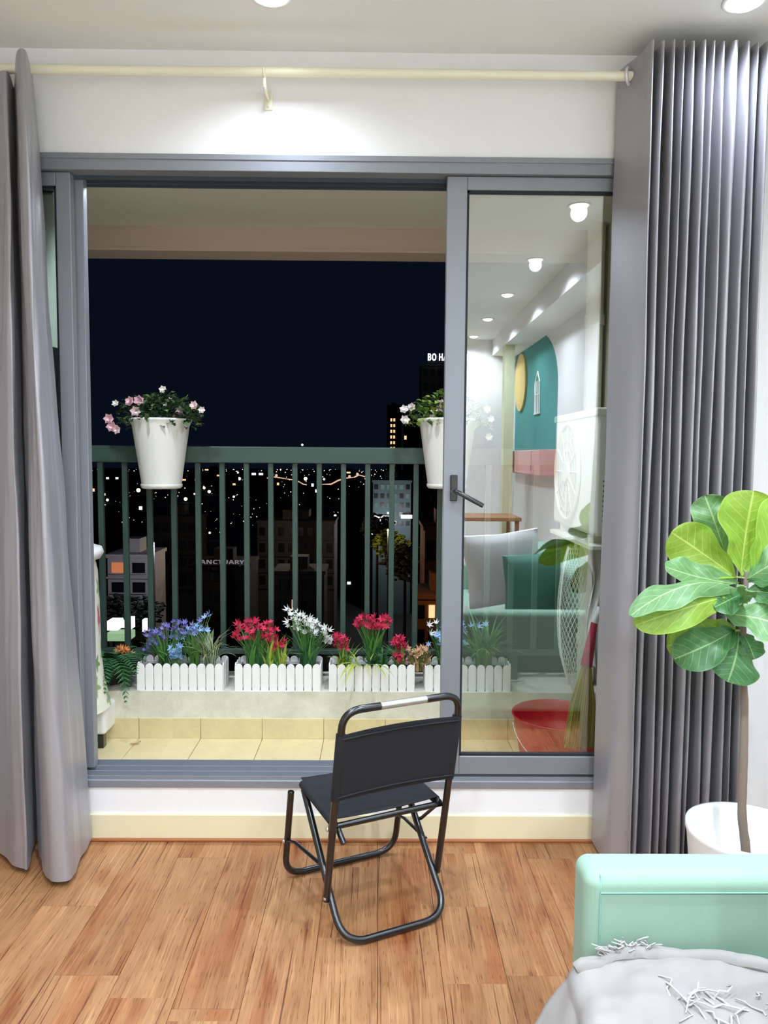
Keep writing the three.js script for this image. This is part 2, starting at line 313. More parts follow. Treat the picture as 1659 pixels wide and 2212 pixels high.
{
  const t = thing('curtain', 'grey satin eyelet curtain stacked in tight pleats at the right, behind the fig', 'curtain');
  const X = (u, d) => at(u, 400, d).x + 0.001;
  const xs = [1400, 1423, 1444, 1466, 1487, 1509, 1530, 1551, 1575, 1603, 1624, 1644].map((u) => X(u - 6, 2.62));
  const top = [[X(1326, 2.79), 2.785], [X(1345, 2.74), 2.735], [X(1378, 2.66), 2.665]], bot = [[X(1318, 2.79), 2.785], [X(1330, 2.72), 2.72], [X(1352, 2.64), 2.63]];
  xs.forEach((x, i) => {
    const nx = xs[i + 1] ?? x + 0.036, p = nx - x, j = 0.010 * Math.sin(i * 2.1), k = 0.005 * Math.sin(i * 3.7 + 1), w = 0.19 + 0.05 * Math.sin(i * 1.7), q = 0.05 * Math.sin(i * 2.9);
    top.push([x - p * w, 2.612 + j * 0.4], [x, 2.592 + j * 0.4], [x + p * w, 2.610 + j * 0.4], [x + p * 0.36, 2.69], [x + p * 0.5, 2.786], [x + p * 0.66, 2.69]);
    bot.push([x - p * (w + q) + k - 0.004, 2.595 + j], [x + k - 0.004, 2.572 + j], [x + p * (w + q) + k - 0.004, 2.592 + j], [x + p * 0.36 + k, 2.68], [x + p * 0.5 + k, 2.784], [x + p * 0.66 + k * 0.5, 2.68]);
  });
  top.push([xs[11] + 0.034, 2.66]); bot.push([xs[11] + 0.03, 2.66]);
  const yT = at(1450, 110, 2.66).y;
  part('cloth', curtainSheet(top, bot, (s) => yT - 0.012 * smooth(0.05, 0, s), 0.018, { nu: 620, nv: 44, wob: 0.006 }), M.curtain, t);
  const r0 = at(1362, 161, 2.70);
  part('eyelet', new THREE.TorusGeometry(0.027, 0.0055, 10, 28).rotateY(Math.PI / 2 - 0.62).translate(r0.x, RODY, RODZ), M.ring, t);
  for (let i = 0; i < 11; i++) part('eyelet', new THREE.TorusGeometry(0.027, 0.005, 8, 24).rotateY(Math.PI / 2 + (i % 2 ? 0.25 : -0.25)).translate(lerp(xs[i], xs[i + 1], 0.25), RODY, RODZ), M.ring, t);
}
{
  const t = thing('curtain', 'grey satin curtain swept aside at the left edge of the door', 'curtain');
  const P = (u, v, d) => [at(u, v, d).x, d];
  const top = [P(-230, 150, 2.78), P(-170, 150, 2.72), P(-110, 150, 2.785), P(-50, 150, 2.785), P(-24, 150, 2.74), P(-4, 150, 2.68), P(10, 150, 2.665), P(20, 150, 2.69), P(29, 150, 2.785), P(33, 150, 2.70), P(37, 150, 2.63), P(45, 150, 2.60), P(56, 150, 2.615), P(64, 150, 2.70), P(70, 150, 2.79)];
  const bot = [P(-330, 1810, 2.72), P(-230, 1810, 2.66), P(-140, 1810, 2.78), P(-60, 1810, 2.785), P(-25, 1810, 2.74), P(5, 1810, 2.65), P(35, 1810, 2.575), P(60, 1810, 2.57), P(82, 1800, 2.785), P(84, 1800, 2.70), P(90, 1810, 2.56), P(108, 1820, 2.485), P(148, 1820, 2.495), P(174, 1815, 2.64), P(197, 1800, 2.785)];
  const yT = at(48, 112, 2.62).y, yLow = RODY - 0.03;
  part('cloth', curtainSheet(top, bot, (s) => lerp(yLow, yT, smooth(0.575, 0.70, s)), 0.022, { nu: 200, nv: 60, wob: 0.014 }), M.curtain, t);
  for (const u of [-180, -90]) part('eyelet', new THREE.TorusGeometry(0.027, 0.005, 8, 24).rotateY(Math.PI / 2 - 0.3).translate(at(u, 150, 2.7).x, RODY, RODZ), M.ring, t);
}

// ------------------------------------------------------------------ the folding chair
{
  const TURN = THREE.MathUtils.degToRad(25.5);
  const t = thing('folding_chair', 'small black folding chair with fabric back and seat on the wooden floor', 'chair', [-0.023, 0, -2.431], TURN);
  const W = 0.193, R = 0.0112, tube = M.chairTube;
  // the back frame: two uprights and the rounded top, with the middle of the top bar worn bare
  const up = (s, y) => V(s * W, y, lerp(0.122, 0.238, (y - 0.115) / 0.585));
  const topY = 0.727;
  const arch = (s) => pipe([up(s, 0.105), up(s, topY), V(s * 0.075, topY, up(1, topY).z)], R, 0.075, 12, 8);
  part('back_frame', [arch(-1), arch(1)], tube, t);
  part('bare_bar', cyl(V(-0.077, topY, up(1, topY).z), V(0.077, topY, up(1, topY).z), R * 0.98, R * 0.98, 14), M.silver, t).userData.label = 'worn silver stretch of the top bar';
  // rear foot loop rising to the seat front, front foot loop
  const leg = (s, k) => V(s * 0.178, lerp(0.352, 0.0125, k), lerp(-0.118, 0.215, k));
  part('rear_leg_loop', pipe([leg(-1, 0), leg(-1, 1), leg(1, 1), leg(1, 0)], R, 0.085, 12, 9), tube, t);
  const fleg = (s, k) => V(s * 0.21, lerp(0.335, 0.0125, k), lerp(-0.155, -0.222, k));
  part('front_leg_loop', pipe([fleg(-1, 0), fleg(-1, 1), fleg(1, 1), fleg(1, 0)], R, 0.075, 12, 9), tube, t);
  // seat frame
  const sf = (s, k) => V(s * 0.178, lerp(0.366, 0.352, k), lerp(-0.14, 0.150, k));
  part('seat_frame', [pipe([sf(-1, 1), sf(-1, 0), sf(1, 0), sf(1, 1)], R * 0.95, 0.035, 12, 6), cyl(V(-W, 0.342, 0.142), V(W, 0.342, 0.142), R * 0.85, R * 0.85, 12)], tube, t);
  part('end_stub', cyl(V(-0.168, 0.336, 0.15), V(-0.164, 0.306, 0.186), 0.009, 0.009, 12), tube, t);
  for (const s of [-1, 1]) {
    const a = V(s * 0.212, 0.150, -0.197), b = V(s * 0.187, 0.185, 0.05);
    part('brace', sweep([a, a.clone().lerp(V(s * 0.195, 0.19, -0.07), 0.5), b].map((p) => p), () => 0.008, 8, 0.5), tube, t);
    if (s > 0) part('link_bar', sweep([V(s * 0.193, 0.34, 0.13), V(s * 0.188, 0.24, 0.02), V(s * 0.183, 0.215, -0.02)], () => 0.006, 8), tube, t).visible = true;
    for (const [y, z, x] of [[0.115, 0.125, 0.2], [0.345, 0.155, 0.205], [0.148, -0.196, 0.222]]) part('rivet', new THREE.SphereGeometry(0.007, 10, 8).scale(0.7, 1, 1).translate(s * x, y, z), M.silver, t);
  }
  // fabric: seat sagging between the side rails, back panel wrapped round the uprights
  part('seat', sheet((u, v) => { const s = lerp(-1, 1, u), p = sf(s, lerp(-0.02, 0.97, v)); p.x = s * 0.178; p.y += 0.012 - 0.03 * (1 - s * s) * Math.sin(Math.PI * clamp(v, 0.06, 0.94)); return p; }, 24, 20, 0.0035), M.chairFabric, t);
  for (const s of [-1, 1]) part('seat_hem', sweep([sf(s, 0.04), sf(s, 0.5), sf(s, 0.94)], () => R * 1.25, 12), M.chairFabric, t);
  const y0 = 0.446, y1 = 0.656;
  const back = part('backrest', sheet((u, v) => { const s = lerp(-1, 1, u), p = up(s, lerp(y0, y1, v)); p.x = s * W; p.z += 0.012 - 0.016 * (1 - s * s); p.y += 0.006 * (1 - s * s) * (v - 0.5); return p; }, 24, 16, 0.003), M.chairFabric, t);
  for (const s of [-1, 1]) part('sleeve', sweep([up(s, y0), up(s, (y0 + y1) / 2), up(s, y1)], () => R * 1.3, 12), M.chairFabric, back);
  for (const y of [y0 + 0.012, y1 - 0.012]) part('hem', sweep([-1, -0.5, 0, 0.5, 1].map((s) => { const p = up(s, y); p.x = s * W; p.z += 0.0135 - 0.016 * (1 - s * s); return p; }), () => 0.003, 6), M.chairFabric, back);
}

// ------------------------------------------------------------------ sofa, throw and cushions
{
  const t = thing('sofa', 'mint green velvet sofa with a boxy arm in the lower right corner', 'sofa', [0.425, 0, -1.59]);
  part('arm', rbox(0, 0.06, 0, 0.93, 0.612, 0.105, 0.028, 5), M.mint, t);
  part('arm', rbox(0, 0.06, 1.85, 0.93, 0.612, 1.955, 0.028, 5), M.mint, t);
  const seam = (pts) => sweep(pts, () => 0.0016, 6);
  part('seam', [seam([V(0.026, 0.6115, 0.03), V(0.032, 0.606, 0.1), V(0.03, 0.575, 0.1062), V(0.03, 0.3, 0.1062)]), seam([V(0.03, 0.575, 0.1062), V(0.5, 0.577, 0.1062), V(0.9, 0.577, 0.1062)])], mat(0x7fb3a0, 0.85), t);
  part('seat_cushion', rbox(0.0, 0.19, 0.108, 0.74, 0.42, 0.975, 0.04, 5), M.mint, t);
  part('seat_cushion', rbox(0.0, 0.19, 0.98, 0.74, 0.42, 1.848, 0.04, 5), M.mint, t);
  part('back', rbox(0.70, 0.06, 0.106, 0.93, 0.80, 1.849, 0.06, 5), M.mint, t);
  part('base', rbox(0.01, 0.06, 0.106, 0.70, 0.188, 1.849, 0.02, 3), M.mint, t);
  for (const [x, z] of [[0.06, 0.06], [0.86, 0.06], [0.06, 1.9], [0.86, 1.9]]) part('leg', cyl(V(x, 0, z), V(x, 0.062, z), 0.015, 0.022, 14), mat(0x6b4a30, 0.5), t);
}
{
  const t = thing('throw_blanket', 'crumpled white throw blanket with fringed edges spread on the sofa seat', 'blanket');
  const y0 = 0.424;
  const Zedge = (x) => lerp(-1.462, -1.36, smooth(0.62, 1.1, x)) + 0.012 * N(x * 9, 1, 1);
  const surf = (s, v) => {
    const sx = lerp(-0.19, 0.66, s), z = lerp(Zedge(0.42 + sx), -0.62, v);
    const fold = 0.02 * N(sx * 7 + z * 5, z * 9, 3) + 0.018 * Math.abs(N(sx * 5 - z * 8, z * 4, 11)) + 0.008 * N(sx * 26, z * 22, 5);
    let x, y;
    if (sx > 0) { x = 0.425 + sx; y = y0 + 0.012 + 0.028 * Math.sin(Math.PI * clamp(sx / 0.3)) * smooth(0.25, 0, v) + Math.max(-0.006, fold); }
    else { const a = clamp(-sx / 0.05) * Math.PI / 2, d = Math.max(0, -sx - 0.05); x = 0.425 - 0.028 * Math.sin(a) - d * 0.55 - 0.02 * smooth(0, 0.3, v); y = y0 + 0.012 + Math.max(-0.006, fold) * (1 - a / 3) - 0.028 * (1 - Math.cos(a)) - d * 0.86; x -= 0.012 * (0.5 + N(z * 12, d * 6, 2)); }
    return V(x, y, z);
  };
  part('cloth', sheet(surf, 90, 90, 0.006), M.throwCloth, t);
  part('hem_roll', sweep(Array.from({ length: 40 }, (_, i) => { const p = surf(lerp(0.2, 1, i / 39), 0.0); p.y += 0.004; p.z += 0.008; return p; }), (k) => 0.014 + 0.004 * N(k * 9, 1, 4), 10), M.throwCloth, t);
  const fr = [];
  const strand = (p, dir, len, r = 0.0022) => { const q = [p]; for (let i = 1; i <= 4; i++) q.push(p.clone().addScaledVector(dir, len * i / 4).add(V(rr(-0.008, 0.008) * i / 2, -0.004 * i * i * len * 4 + rr(0, 0.006), rr(-0.006, 0.006)))); fr.push(sweep(q, (k) => r * (1.1 - 0.5 * k), 5)); };
  for (let i = 0; i < 34; i++) { const p = surf(lerp(0.255, 0.37, rnd()), 0.004); p.y += 0.006; strand(p, V(rr(-0.6, 0.5), rr(0.5, 1.1), rr(-0.1, 0.5)).normalize(), rr(0.02, 0.042)); }
  for (let i = 0; i < 46; i++) { const k = rnd(), p = surf(lerp(0.34, 0.98, k), lerp(0.09, 0.17, rnd()) + 0.03 * Math.sin(k * 9)); p.y += 0.006; strand(p, V(rr(-0.7, 0.7), 0.12, rr(-0.5, 1)).normalize(), rr(0.03, 0.07), 0.0022); }
  part('fringe', fr, mat(0xb4b1ac, 0.95), t);
}
function cushionGeo(w, h, d) {
  const g = new THREE.BoxGeometry(w, h, d, 18, 18, 8), p = g.attributes.position;
  for (let i = 0; i < p.count; i++) {
    const x = p.getX(i) / w * 2, y = p.getY(i) / h * 2, z = p.getZ(i) / d * 2, e = (1 - x * x) * (1 - y * y), k = 0.12 + 0.88 * Math.pow(Math.max(0, e), 0.4);
    const pin = 1 - 0.07 * (1 - Math.abs(x * y)) * Math.max(Math.abs(x), Math.abs(y)) ** 4;
    p.setXYZ(i, x * w / 2 * pin, y * h / 2 * pin, z * d / 2 * k + 0.008 * N(x * 3, y * 3, z) * e);
  }
  g.computeVertexNormals(); return mergeVertices(g);
}
{
  const c = solo('cushion', cushionGeo(0.48, 0.5, 0.17), mat(0xf2efea, 0.9), 'plump white cushion mirrored in the sliding pane above the sofa arm', 'cushion');
  c.position.set(0.80, 0.735, -0.85); c.rotation.set(-0.22, 0.12, 0.16);
  const g2 = solo('cushion', cushionGeo(0.36, 0.40, 0.16), mat(0x5f8f7d, 0.85), 'green cushion mirrored in the pane right of the white cushion', 'cushion'); g2.position.set(0.94, 0.68, -1.10); g2.rotation.set(-0.12, -0.15, 0.08);
}
// dark low table and pink wall box at the far end, only in the reflection
{
  const t = thing('side_table', 'low wooden table mirrored in the pane beyond the white cushion', 'table', [1.05, 0, 2.4]);
  part('table_top', rbox(-0.4, 0.79, -0.3, 0.42, 0.83, 0.3, 0.008), mat(0x9a6d44, 0.5), t);
  for (const [x, z] of [[-0.36, -0.26], [0.38, -0.26], [-0.36, 0.26], [0.38, 0.26]]) part('leg', rbox(x - 0.02, 0, z - 0.02, x + 0.02, 0.79, z + 0.02, 0.004), mat(0x8a5f3a, 0.5), t);
  const w = thing('wall_cabinet', 'shallow pink cabinet on the teal wall mirrored in the pane', 'cabinet', [RIGHT, 0, 2.6]);
  part('body', rbox(-0.16, 1.27, -1.05, 0, 1.515, 1.1, 0.006), mat(0xd49a92, 0.6), w);
  for (const z of [-0.33, 0.4]) part('door', rbox(-0.172, 1.275, z - 0.35, -0.16, 1.51, z + 0.35, 0.004), mat(0xdaa39b, 0.55), w);
  const moon = solo('wall_disc', new THREE.CylinderGeometry(0.33, 0.33, 0.02, 48).rotateZ(Math.PI / 2), M.ochre, 'round ochre disc on the teal wall mirrored in the pane', 'wall decoration'); moon.position.set(RIGHT - 0.016, 2.31, 3.36);
  const orn = thing('wall_ornament', 'white openwork ornament beside the ochre disc mirrored in the pane', 'wall decoration', [RIGHT - 0.012, 2.1, 2.42]);
  const bars = [[-0.12, -0.2, -0.12, 0.12], [0.12, -0.2, 0.12, 0.12], [-0.15, -0.2, 0.15, -0.2], [-0.12, 0.0, 0.12, 0.0], [-0.12, 0.12, 0, 0.24], [0.12, 0.12, 0, 0.24], [-0.04, -0.2, -0.04, 0.14], [0.05, -0.2, 0.05, 0.14]];
  for (const [a, b, c, d] of bars) part('rod', cyl(V(0, b, a), V(0, d, c), 0.008, 0.008, 8), M.white, orn);
}

// ------------------------------------------------------------------ fiddle-leaf fig
const leafTex = (base, vein, back) => tex(256, 512, (u, v) => {
  const s = Math.abs(u - 0.5) * 2, mid = smooth(0.05, 0.02, s);
  const q = (v * 9 - s * 2.1 + 40) % 1, side = smooth(0.07, 0.0, Math.min(q, 1 - q)) * smooth(1, 0.6, s), n = N(u * 9, v * 14, 2) * 14 + N(u * 40, v * 60, 3) * 6;
  const edge = smooth(0.93, 1.0, s), k = Math.max(mid, side * 0.75, edge * 0.5);
  return [0, 1, 2].map((i) => lerp(base[i] + n, vein[i], k));
});
{
  const t = thing('fiddle_leaf_fig', 'potted fiddle-leaf fig with large green leaves in front of the pleated curtain', 'plant', [at(1618, 1700, 2.28).x, 0, -2.28]);
  const o = t.position, L = (u, v, d) => at(u, v, d).sub(o);
  const dark = mat(0xffffff, 0.42, { map: leafTex([70, 122, 66], [150, 185, 120]), ...DS, transmission: 0.25, thickness: 0 });
  const mid = mat(0xffffff, 0.42, { map: leafTex([112, 158, 96], [185, 210, 150]), ...DS, transmission: 0.3, thickness: 0 });
  const lime = mat(0xffffff, 0.5, { map: leafTex([158, 196, 62], [215, 235, 120]), ...DS, transmission: 0.42, thickness: 0 });
  // pot
  const PR = 0.178, PH = at(1600, 1790, 2.28).y + 0.004;
  part('pot', lathe([[0, 0], [PR * 0.78, 0], [PR * 0.83, 0.01], [PR * 0.97, PH - 0.04], [PR, PH - 0.02], [PR, PH], [PR - 0.012, PH], [PR - 0.016, PH - 0.02], [PR * 0.8, PH - 0.16], [0, PH - 0.16]], 56), M.white, t);
  part('soil', lathe([[0, PH - 0.145], [0.1, PH - 0.148], [PR * 0.8, PH - 0.158]], 24), M.soil, t);
  const tr = [V(0, PH - 0.16, 0), L(1611, 1838, 2.28), L(1603, 1760, 2.27), L(1606, 1640, 2.27), L(1608, 1520, 2.28), L(1604, 1430, 2.28), L(1606, 1340, 2.28), L(1611, 1262, 2.285), L(1613, 1236, 2.29)];
  const trunkCurve = new THREE.CatmullRomCurve3(tr).getPoints(60);
  part('trunk', sweep(trunkCurve, (k) => lerp(0.0155, 0.007, k) * (1 + 0.12 * N(k * 40, 1, 1)), 12), M.trunk, t);
  const width = (v) => v < 0.04 ? 0.12 * v / 0.04 : (0.12 + 0.45 * smooth(0.02, 0.25, v) + 0.43 * smooth(0.3, 0.68, v)) * Math.sqrt(Math.max(0, 1 - Math.pow(Math.max(0, (v - 0.66) / 0.34), 2.3)));
  // leaf(base, tip, width, facing, bend, cup, roll)
  function leaf(b, e, w, face, bend, cup, m, wave = 1) {
    const ax = e.clone().sub(b), len = ax.length(); ax.normalize();
    const side = ax.clone().cross(face).normalize(), n = side.clone().cross(ax).normalize(), ph = rnd() * 9;
    const g = sheet((u, v) => {
      v = 1 - Math.pow(1 - v, 1.7); const s = (u - 0.5) * 2, ww = width(v) * w / 2;
      return b.clone().addScaledVector(ax, v * len).addScaledVector(side, s * ww * (1 - 0.12 * Math.abs(cup) * s * s * 4))
        .addScaledVector(n, bend * len * (4 * v * (1 - v)) + cup * w * (s * s) * Math.sin(Math.PI * Math.min(1, v + 0.12)) + wave * 0.007 * Math.abs(s) * Math.sin(v * 17 + ph + s * 1.2) * smooth(0.1, 0.4, v));
    }, 12, 26);
    const p = part('leaf', g, m, t);
    part('petiole', sweep([trunkCurve.reduce((a, q) => q.distanceTo(b) < a.distanceTo(b) ? q : a).clone(), b.clone().addScaledVector(n, -0.004), b.clone().addScaledVector(ax, 0.012)], () => 0.0028, 6), mat(0x93a85c, 0.6), p);
    return p;
  }
  const D = 2.28, tow = V(0, 0, 1);
  leaf(L(1590, 1247, D), L(1450, 1150, D + 0.05), 0.165, V(0.35, -0.5, 1), -0.08, 0.16, lime);             // broad lime leaf to the upper left
  leaf(L(1566, 1195, D + 0.11), L(1522, 1070, D + 0.13), 0.135, V(-0.3, 0.3, 1), 0.05, 0.16, mid, 2);      // grey-green crumpled leaf behind it
  leaf(L(1600, 1244, D + 0.02), L(1628, 1060, D + 0.05), 0.215, V(0.0, -0.1, 1), -0.03, 0.10, lime);       // tall lime leaf
  leaf(L(1622, 1240, D), L(1722, 1086, D + 0.02), 0.20, V(-0.2, -0.1, 1), 0.05, 0.1, lime);
  leaf(L(1612, 1252, D), L(1730, 1188, D - 0.06), 0.13, V(-0.1, 0.6, 0.8), 0.08, -0.08, mid);
  leaf(L(1618, 1256, D), L(1740, 1236, D - 0.08), 0.13, V(-0.1, 0.6, 0.8), 0.1, 0.06, dark);
  leaf(L(1594, 1262, D), L(1437, 1224, D - 0.02), 0.115, V(-0.1, 0.75, 0.65), -0.04, 0.18, mid);           // left, pointing level
  leaf(L(1600, 1284, D), L(1370, 1352, D - 0.10), 0.115, V(0.1, 0.45, 0.9), 0.17, -0.06, lime);            // its lime neighbour, arching under
  leaf(L(1600, 1276, D - 0.01), L(1362, 1330, D - 0.12), 0.12, V(0.1, 0.92, 0.38), 0.17, -0.20, mid);      // long left leaf, arching
  leaf(L(1600, 1284, D - 0.02), L(1544, 1312, D - 0.10), 0.085, V(0.3, 0.6, 0.8), 0.05, 0.05, dark);
  leaf(L(1612, 1276, D), L(1740, 1300, D - 0.08), 0.14, V(0, 0.5, 0.9), 0.1, 0.06, dark);
  leaf(L(1604, 1306, D - 0.02), L(1612, 1270, D - 0.16), 0.06, V(0, 0.8, 0.6), 0.05, 0.05, mid);
  leaf(L(1560, 1326, D - 0.01), L(1716, 1362, D - 0.10), 0.155, V(0.1, 0.6, 0.8), 0.10, 0.03, mid);        // lower right, veined
  leaf(L(1590, 1360, D + 0.03), L(1440, 1396, D + 0.0), 0.15, V(0.3, 0.4, 0.9), 0.18, 0.10, lime);         // lime blade behind the curled one
  leaf(L(1584, 1362, D), L(1456, 1424, D - 0.05), 0.14, V(0.3, 0.4, 0.9), 0.16, 0.18, dark);               // lower left, curled
  leaf(L(1596, 1366, D), L(1572, 1474, D - 0.07), 0.17, V(0, 0.3, 1), 0.10, -0.08, dark);                  // hanging round leaf
  leaf(L(1604, 1366, D), L(1630, 1424, D - 0.04), 0.09, V(0.1, 0.3, 1), 0.06, 0.05, dark);
}

// ------------------------------------------------------------------ balcony shell
const CURB = -3.722, RAILZ = -3.965, BX0 = -2.1, BX1 = 1.13, TILE = 0.3035;
const curbTop = 0.285;
const balcony = struct('floor', box(BX0 - 0.2, BALC - 0.2, -4.1, BX1 + 0.2, BALC - 0.008, WALL - 0.2), M.grout);
for (let i = -7; i < 6; i++) for (let k = 0; k < 3; k++) {
  const x0 = Math.max(BX0, -0.256 + i * TILE), x1 = Math.min(BX1, -0.256 + (i + 1) * TILE), z1 = CURB + (k + 1) * 0.295, z0 = CURB + k * 0.295;
  if (x1 - x0 < 0.03) continue;
  part('tile', rbox(x0 + 0.0012, BALC - 0.01, z0 + 0.0012, x1 - 0.0012, BALC + rr(-0.0004, 0.0004), Math.min(z1, WALL - 0.2) - 0.0012, 0.0015, 1), M.tile, balcony);
}
const curb = struct('curb', box(BX0, BALC - 0.01, -4.08, BX1, curbTop, CURB), M.concrete);
for (let i = -7; i < 6; i++) {
  const x0 = Math.max(BX0, -0.256 + i * TILE), x1 = Math.min(BX1, -0.256 + (i + 1) * TILE); if (x1 - x0 < 0.03) continue;
  part('skirting_tile', rbox(x0 + 0.0012, BALC, CURB, x1 - 0.0012, BALC + 0.102, CURB + 0.009, 0.0015, 1), M.tile, curb);
}
struct('wall_balcony_right', box(BX1, BALC - 0.2, -4.12, BX1 + 0.2, 2.62, WALL - 0.2), mat(0xe3ddc4, 0.85));
struct('wall_balcony_left', box(BX0 - 0.2, BALC - 0.2, -4.12, BX0, 2.62, WALL - 0.2), mat(0xe3ddc4, 0.85));
const BC = at(600, 490, 3.96).y;
struct('ceiling', box(BX0 - 0.2, BC, -4.12, BX1 + 0.2, BC + 0.2, WALL - 0.2), M.balconyCeiling);
{ const yb = at(600, 545, 3.97).y; struct('beam', [box(BX0 - 0.2, yb + 0.012, -4.12, BX1 + 0.2, BC, -3.96), box(BX0 - 0.2, yb, -4.13, BX1 + 0.2, yb + 0.012, -3.955)], M.beamOut); }

// railing
{
  const t = thing('balcony_railing', 'dark green metal balcony railing with upright bars above the planters', 'railing');
  const yT = at(600, 965, 3.95).y, yB = at(600, 1001, 3.95).y, z = RAILZ;
  part('top_rail', rbox(BX0, yB, z - 0.03, BX1, yT, z + 0.03, 0.006), M.rail, t);
  const lo = at(600, 1402, 3.96).y, hi = at(600, 1412, 3.96).y;
  part('bottom_rail', rbox(BX0, hi, z - 0.02, BX1, lo, z + 0.02, 0.003), M.rail, t);
  const us = [218, 271, 325, 378, 431, 484, 536, 588, 640, 692, 744, 796, 848, 899, 951];
  const x0 = at(218, 1040, 3.965).x, dx = (at(951, 1040, 3.965).x - x0) / 14;
  for (let i = -7; i < 20; i++) { const x = x0 + i * dx; if (x < BX0 + 0.02 || x > BX1 - 0.02) continue; part('bar', rbox(x - 0.0135, lo - 0.005, z - 0.0135, x + 0.0135, yB + 0.005, z + 0.0135, 0.002, 1), M.rail, t); }
  for (const x of [BX0 + 0.3, -0.4, 0.72]) part('foot', rbox(x - 0.02, curbTop, z - 0.02, x + 0.02, hi, z + 0.02, 0.002), M.rail, t);
}

// ------------------------------------------------------------------ picket planters on the curb
const plWhite = M.white;
function picketGeo(w, h, th) {
  const s = new THREE.Shape(); s.moveTo(-w / 2, 0); s.lineTo(w / 2, 0); s.lineTo(w / 2, h - w / 2); s.absarc(0, h - w / 2, w / 2, 0, Math.PI, false); s.lineTo(-w / 2, 0);
  return new THREE.ExtrudeGeometry(s, { depth: th, bevelEnabled: true, bevelSize: 0.0015, bevelThickness: 0.0015, bevelSegments: 1, curveSegments: 8 });
}
const PW = 0.425, PD = 0.165, PHT = 0.132, pk = picketGeo(0.0355, PHT, 0.004);
function makePlanter() {
  const t = new THREE.Group(); t.name = numbered('planter_box');
  const x0 = -PW / 2, x1 = PW / 2, w = 0.006;
  part('trough', [box(x0 + 0.012, 0.004, -PD + 0.012, x1 - 0.012, 0.012, -0.012), box(x0 + 0.012, 0.004, -PD + 0.012, x0 + 0.018, 0.108, -0.012), box(x1 - 0.018, 0.004, -PD + 0.012, x1 - 0.012, 0.108, -0.012), box(x0 + 0.012, 0.004, -0.018, x1 - 0.012, 0.108, -0.012), box(x0 + 0.012, 0.004, -PD + 0.012, x1 - 0.012, 0.108, -PD + 0.018)], plWhite, t);
  part('soil', box(x0 + 0.018, 0.012, -PD + 0.018, x1 - 0.018, 0.094, -0.018), M.soil, t);
  for (const y of [0.022, 0.086]) part('rail', [rbox(x0, y - 0.006, -0.012, x1, y + 0.006, -0.007, 0.001, 1), rbox(x0, y - 0.006, -PD + 0.007, x1, y + 0.006, -PD + 0.012, 0.001, 1), rbox(x0 + 0.006, y - 0.006, -PD + 0.01, x0 + 0.011, y + 0.006, -0.01, 0.001, 1), rbox(x1 - 0.011, y - 0.006, -PD + 0.01, x1 - 0.006, y + 0.006, -0.01, 0.001, 1)], plWhite, t);
  for (let i = 0; i < 10; i++) { const m = part('picket', pk, plWhite, t); m.position.set(lerp(x0 + 0.02, x1 - 0.02, i / 9), 0, -0.0055); }
  for (let i = 0; i < 10; i++) { const m = part('picket', pk, plWhite, t); m.position.set(lerp(x0 + 0.02, x1 - 0.02, i / 9), 0, -PD + 0.0015); }
  for (const s of [x0, x1 - 0.004]) for (let i = 0; i < 3; i++) { const m = part('picket', pk, plWhite, t); m.rotation.y = Math.PI / 2; m.position.set(s + 0.0, 0, lerp(-0.035, -PD + 0.035, i / 2)); }
  return t;
}
const protoPlanter = makePlanter();
const planterX = [[293, 485], [506, 694], [709, 897], [915, 1106]].map(([a, b]) => (at(a, 1480, 3.745).x + at(b, 1480, 3.745).x) / 2);
const planterLabels = ['white picket planter at the left holding violet flowers and a striped plant', 'white picket planter holding red and white flowers left of the chair', 'white picket planter directly behind the top of the chair with drooping blades', 'white picket planter partly behind the glass pane at the right'];
planterX.forEach((x, i) => { const p = i ? protoPlanter.clone() : protoPlanter; if (i) { p.name = numbered('planter_box'); p.traverse((c) => { if (c !== p) c.name = numbered(c.name.replace(/_\d{3}$/, '')); }); } scene.add(p); p.position.set(x, curbTop, -3.738); tag(p, planterLabels[i], 'planter', 'white picket planters along the balcony curb'); });
const SOIL = curbTop + 0.09;

// blades and flowers
function bladeGeo(len, w, droop, twist) {
  return sheet((u, v) => { const s = (u - 0.5) * 2, a = v * droop, r = len / Math.max(0.05, droop); const y = r * Math.sin(a), z = r * (1 - Math.cos(a)); const ww = w / 2 * Math.pow(Math.max(0, 1 - v), 0.6) * (0.65 + 0.7 * v * (1 - v) * 2); return V(s * ww, y + 0.15 * ww * Math.abs(s), z + twist * s * ww * v); }, 2, 8);
}
const bladeSet = [0.4, 0.7, 1.0, 1.4, 1.9].map((d) => bladeGeo(1, 0.075, d, 0.5));
const petal = (len, w, lift) => sheet((u, v) => { const s = (u - 0.5) * 2; return V(s * w / 2 * Math.sin(Math.PI * Math.pow(0.06 + 0.94 * v, 0.8)), lift * v * v * len + 0.1 * len * s * s, v * len); }, 2, 4);
const starGeo = (n, len, w, lift) => geoOf(Array.from({ length: n }, (_, i) => petal(len, w, lift).rotateY(i / n * Math.PI * 2)));
const star6 = [starGeo(6, 1, 0.42, 0.5), starGeo(6, 1, 0.36, 0.9), starGeo(5, 1, 0.5, 0.3)];
const roseGeo = geoOf([starGeo(6, 1, 0.95, 0.35), starGeo(5, 0.75, 0.8, 0.8).translate(0, 0.08, 0), starGeo(4, 0.5, 0.6, 1.3).translate(0, 0.14, 0)]);
const leafMat = (c, c2 = 0) => mat(c, 0.55, { ...DS, transmission: 0.2, thickness: 0 });
const stripeTex = tex(64, 64, (u) => { const s = Math.abs(u - 0.5) * 2; return s > 0.5 ? [214, 222, 186] : [82, 120, 66]; });
const GREEN = { deep: leafMat(0x3b7340), mid: leafMat(0x65a04a), lime: leafMat(0xb4c84c), grey: leafMat(0x86a07e), stripe: mat(0xffffff, 0.55, { map: stripeTex, ...DS, transmission: 0.2, thickness: 0 }) };
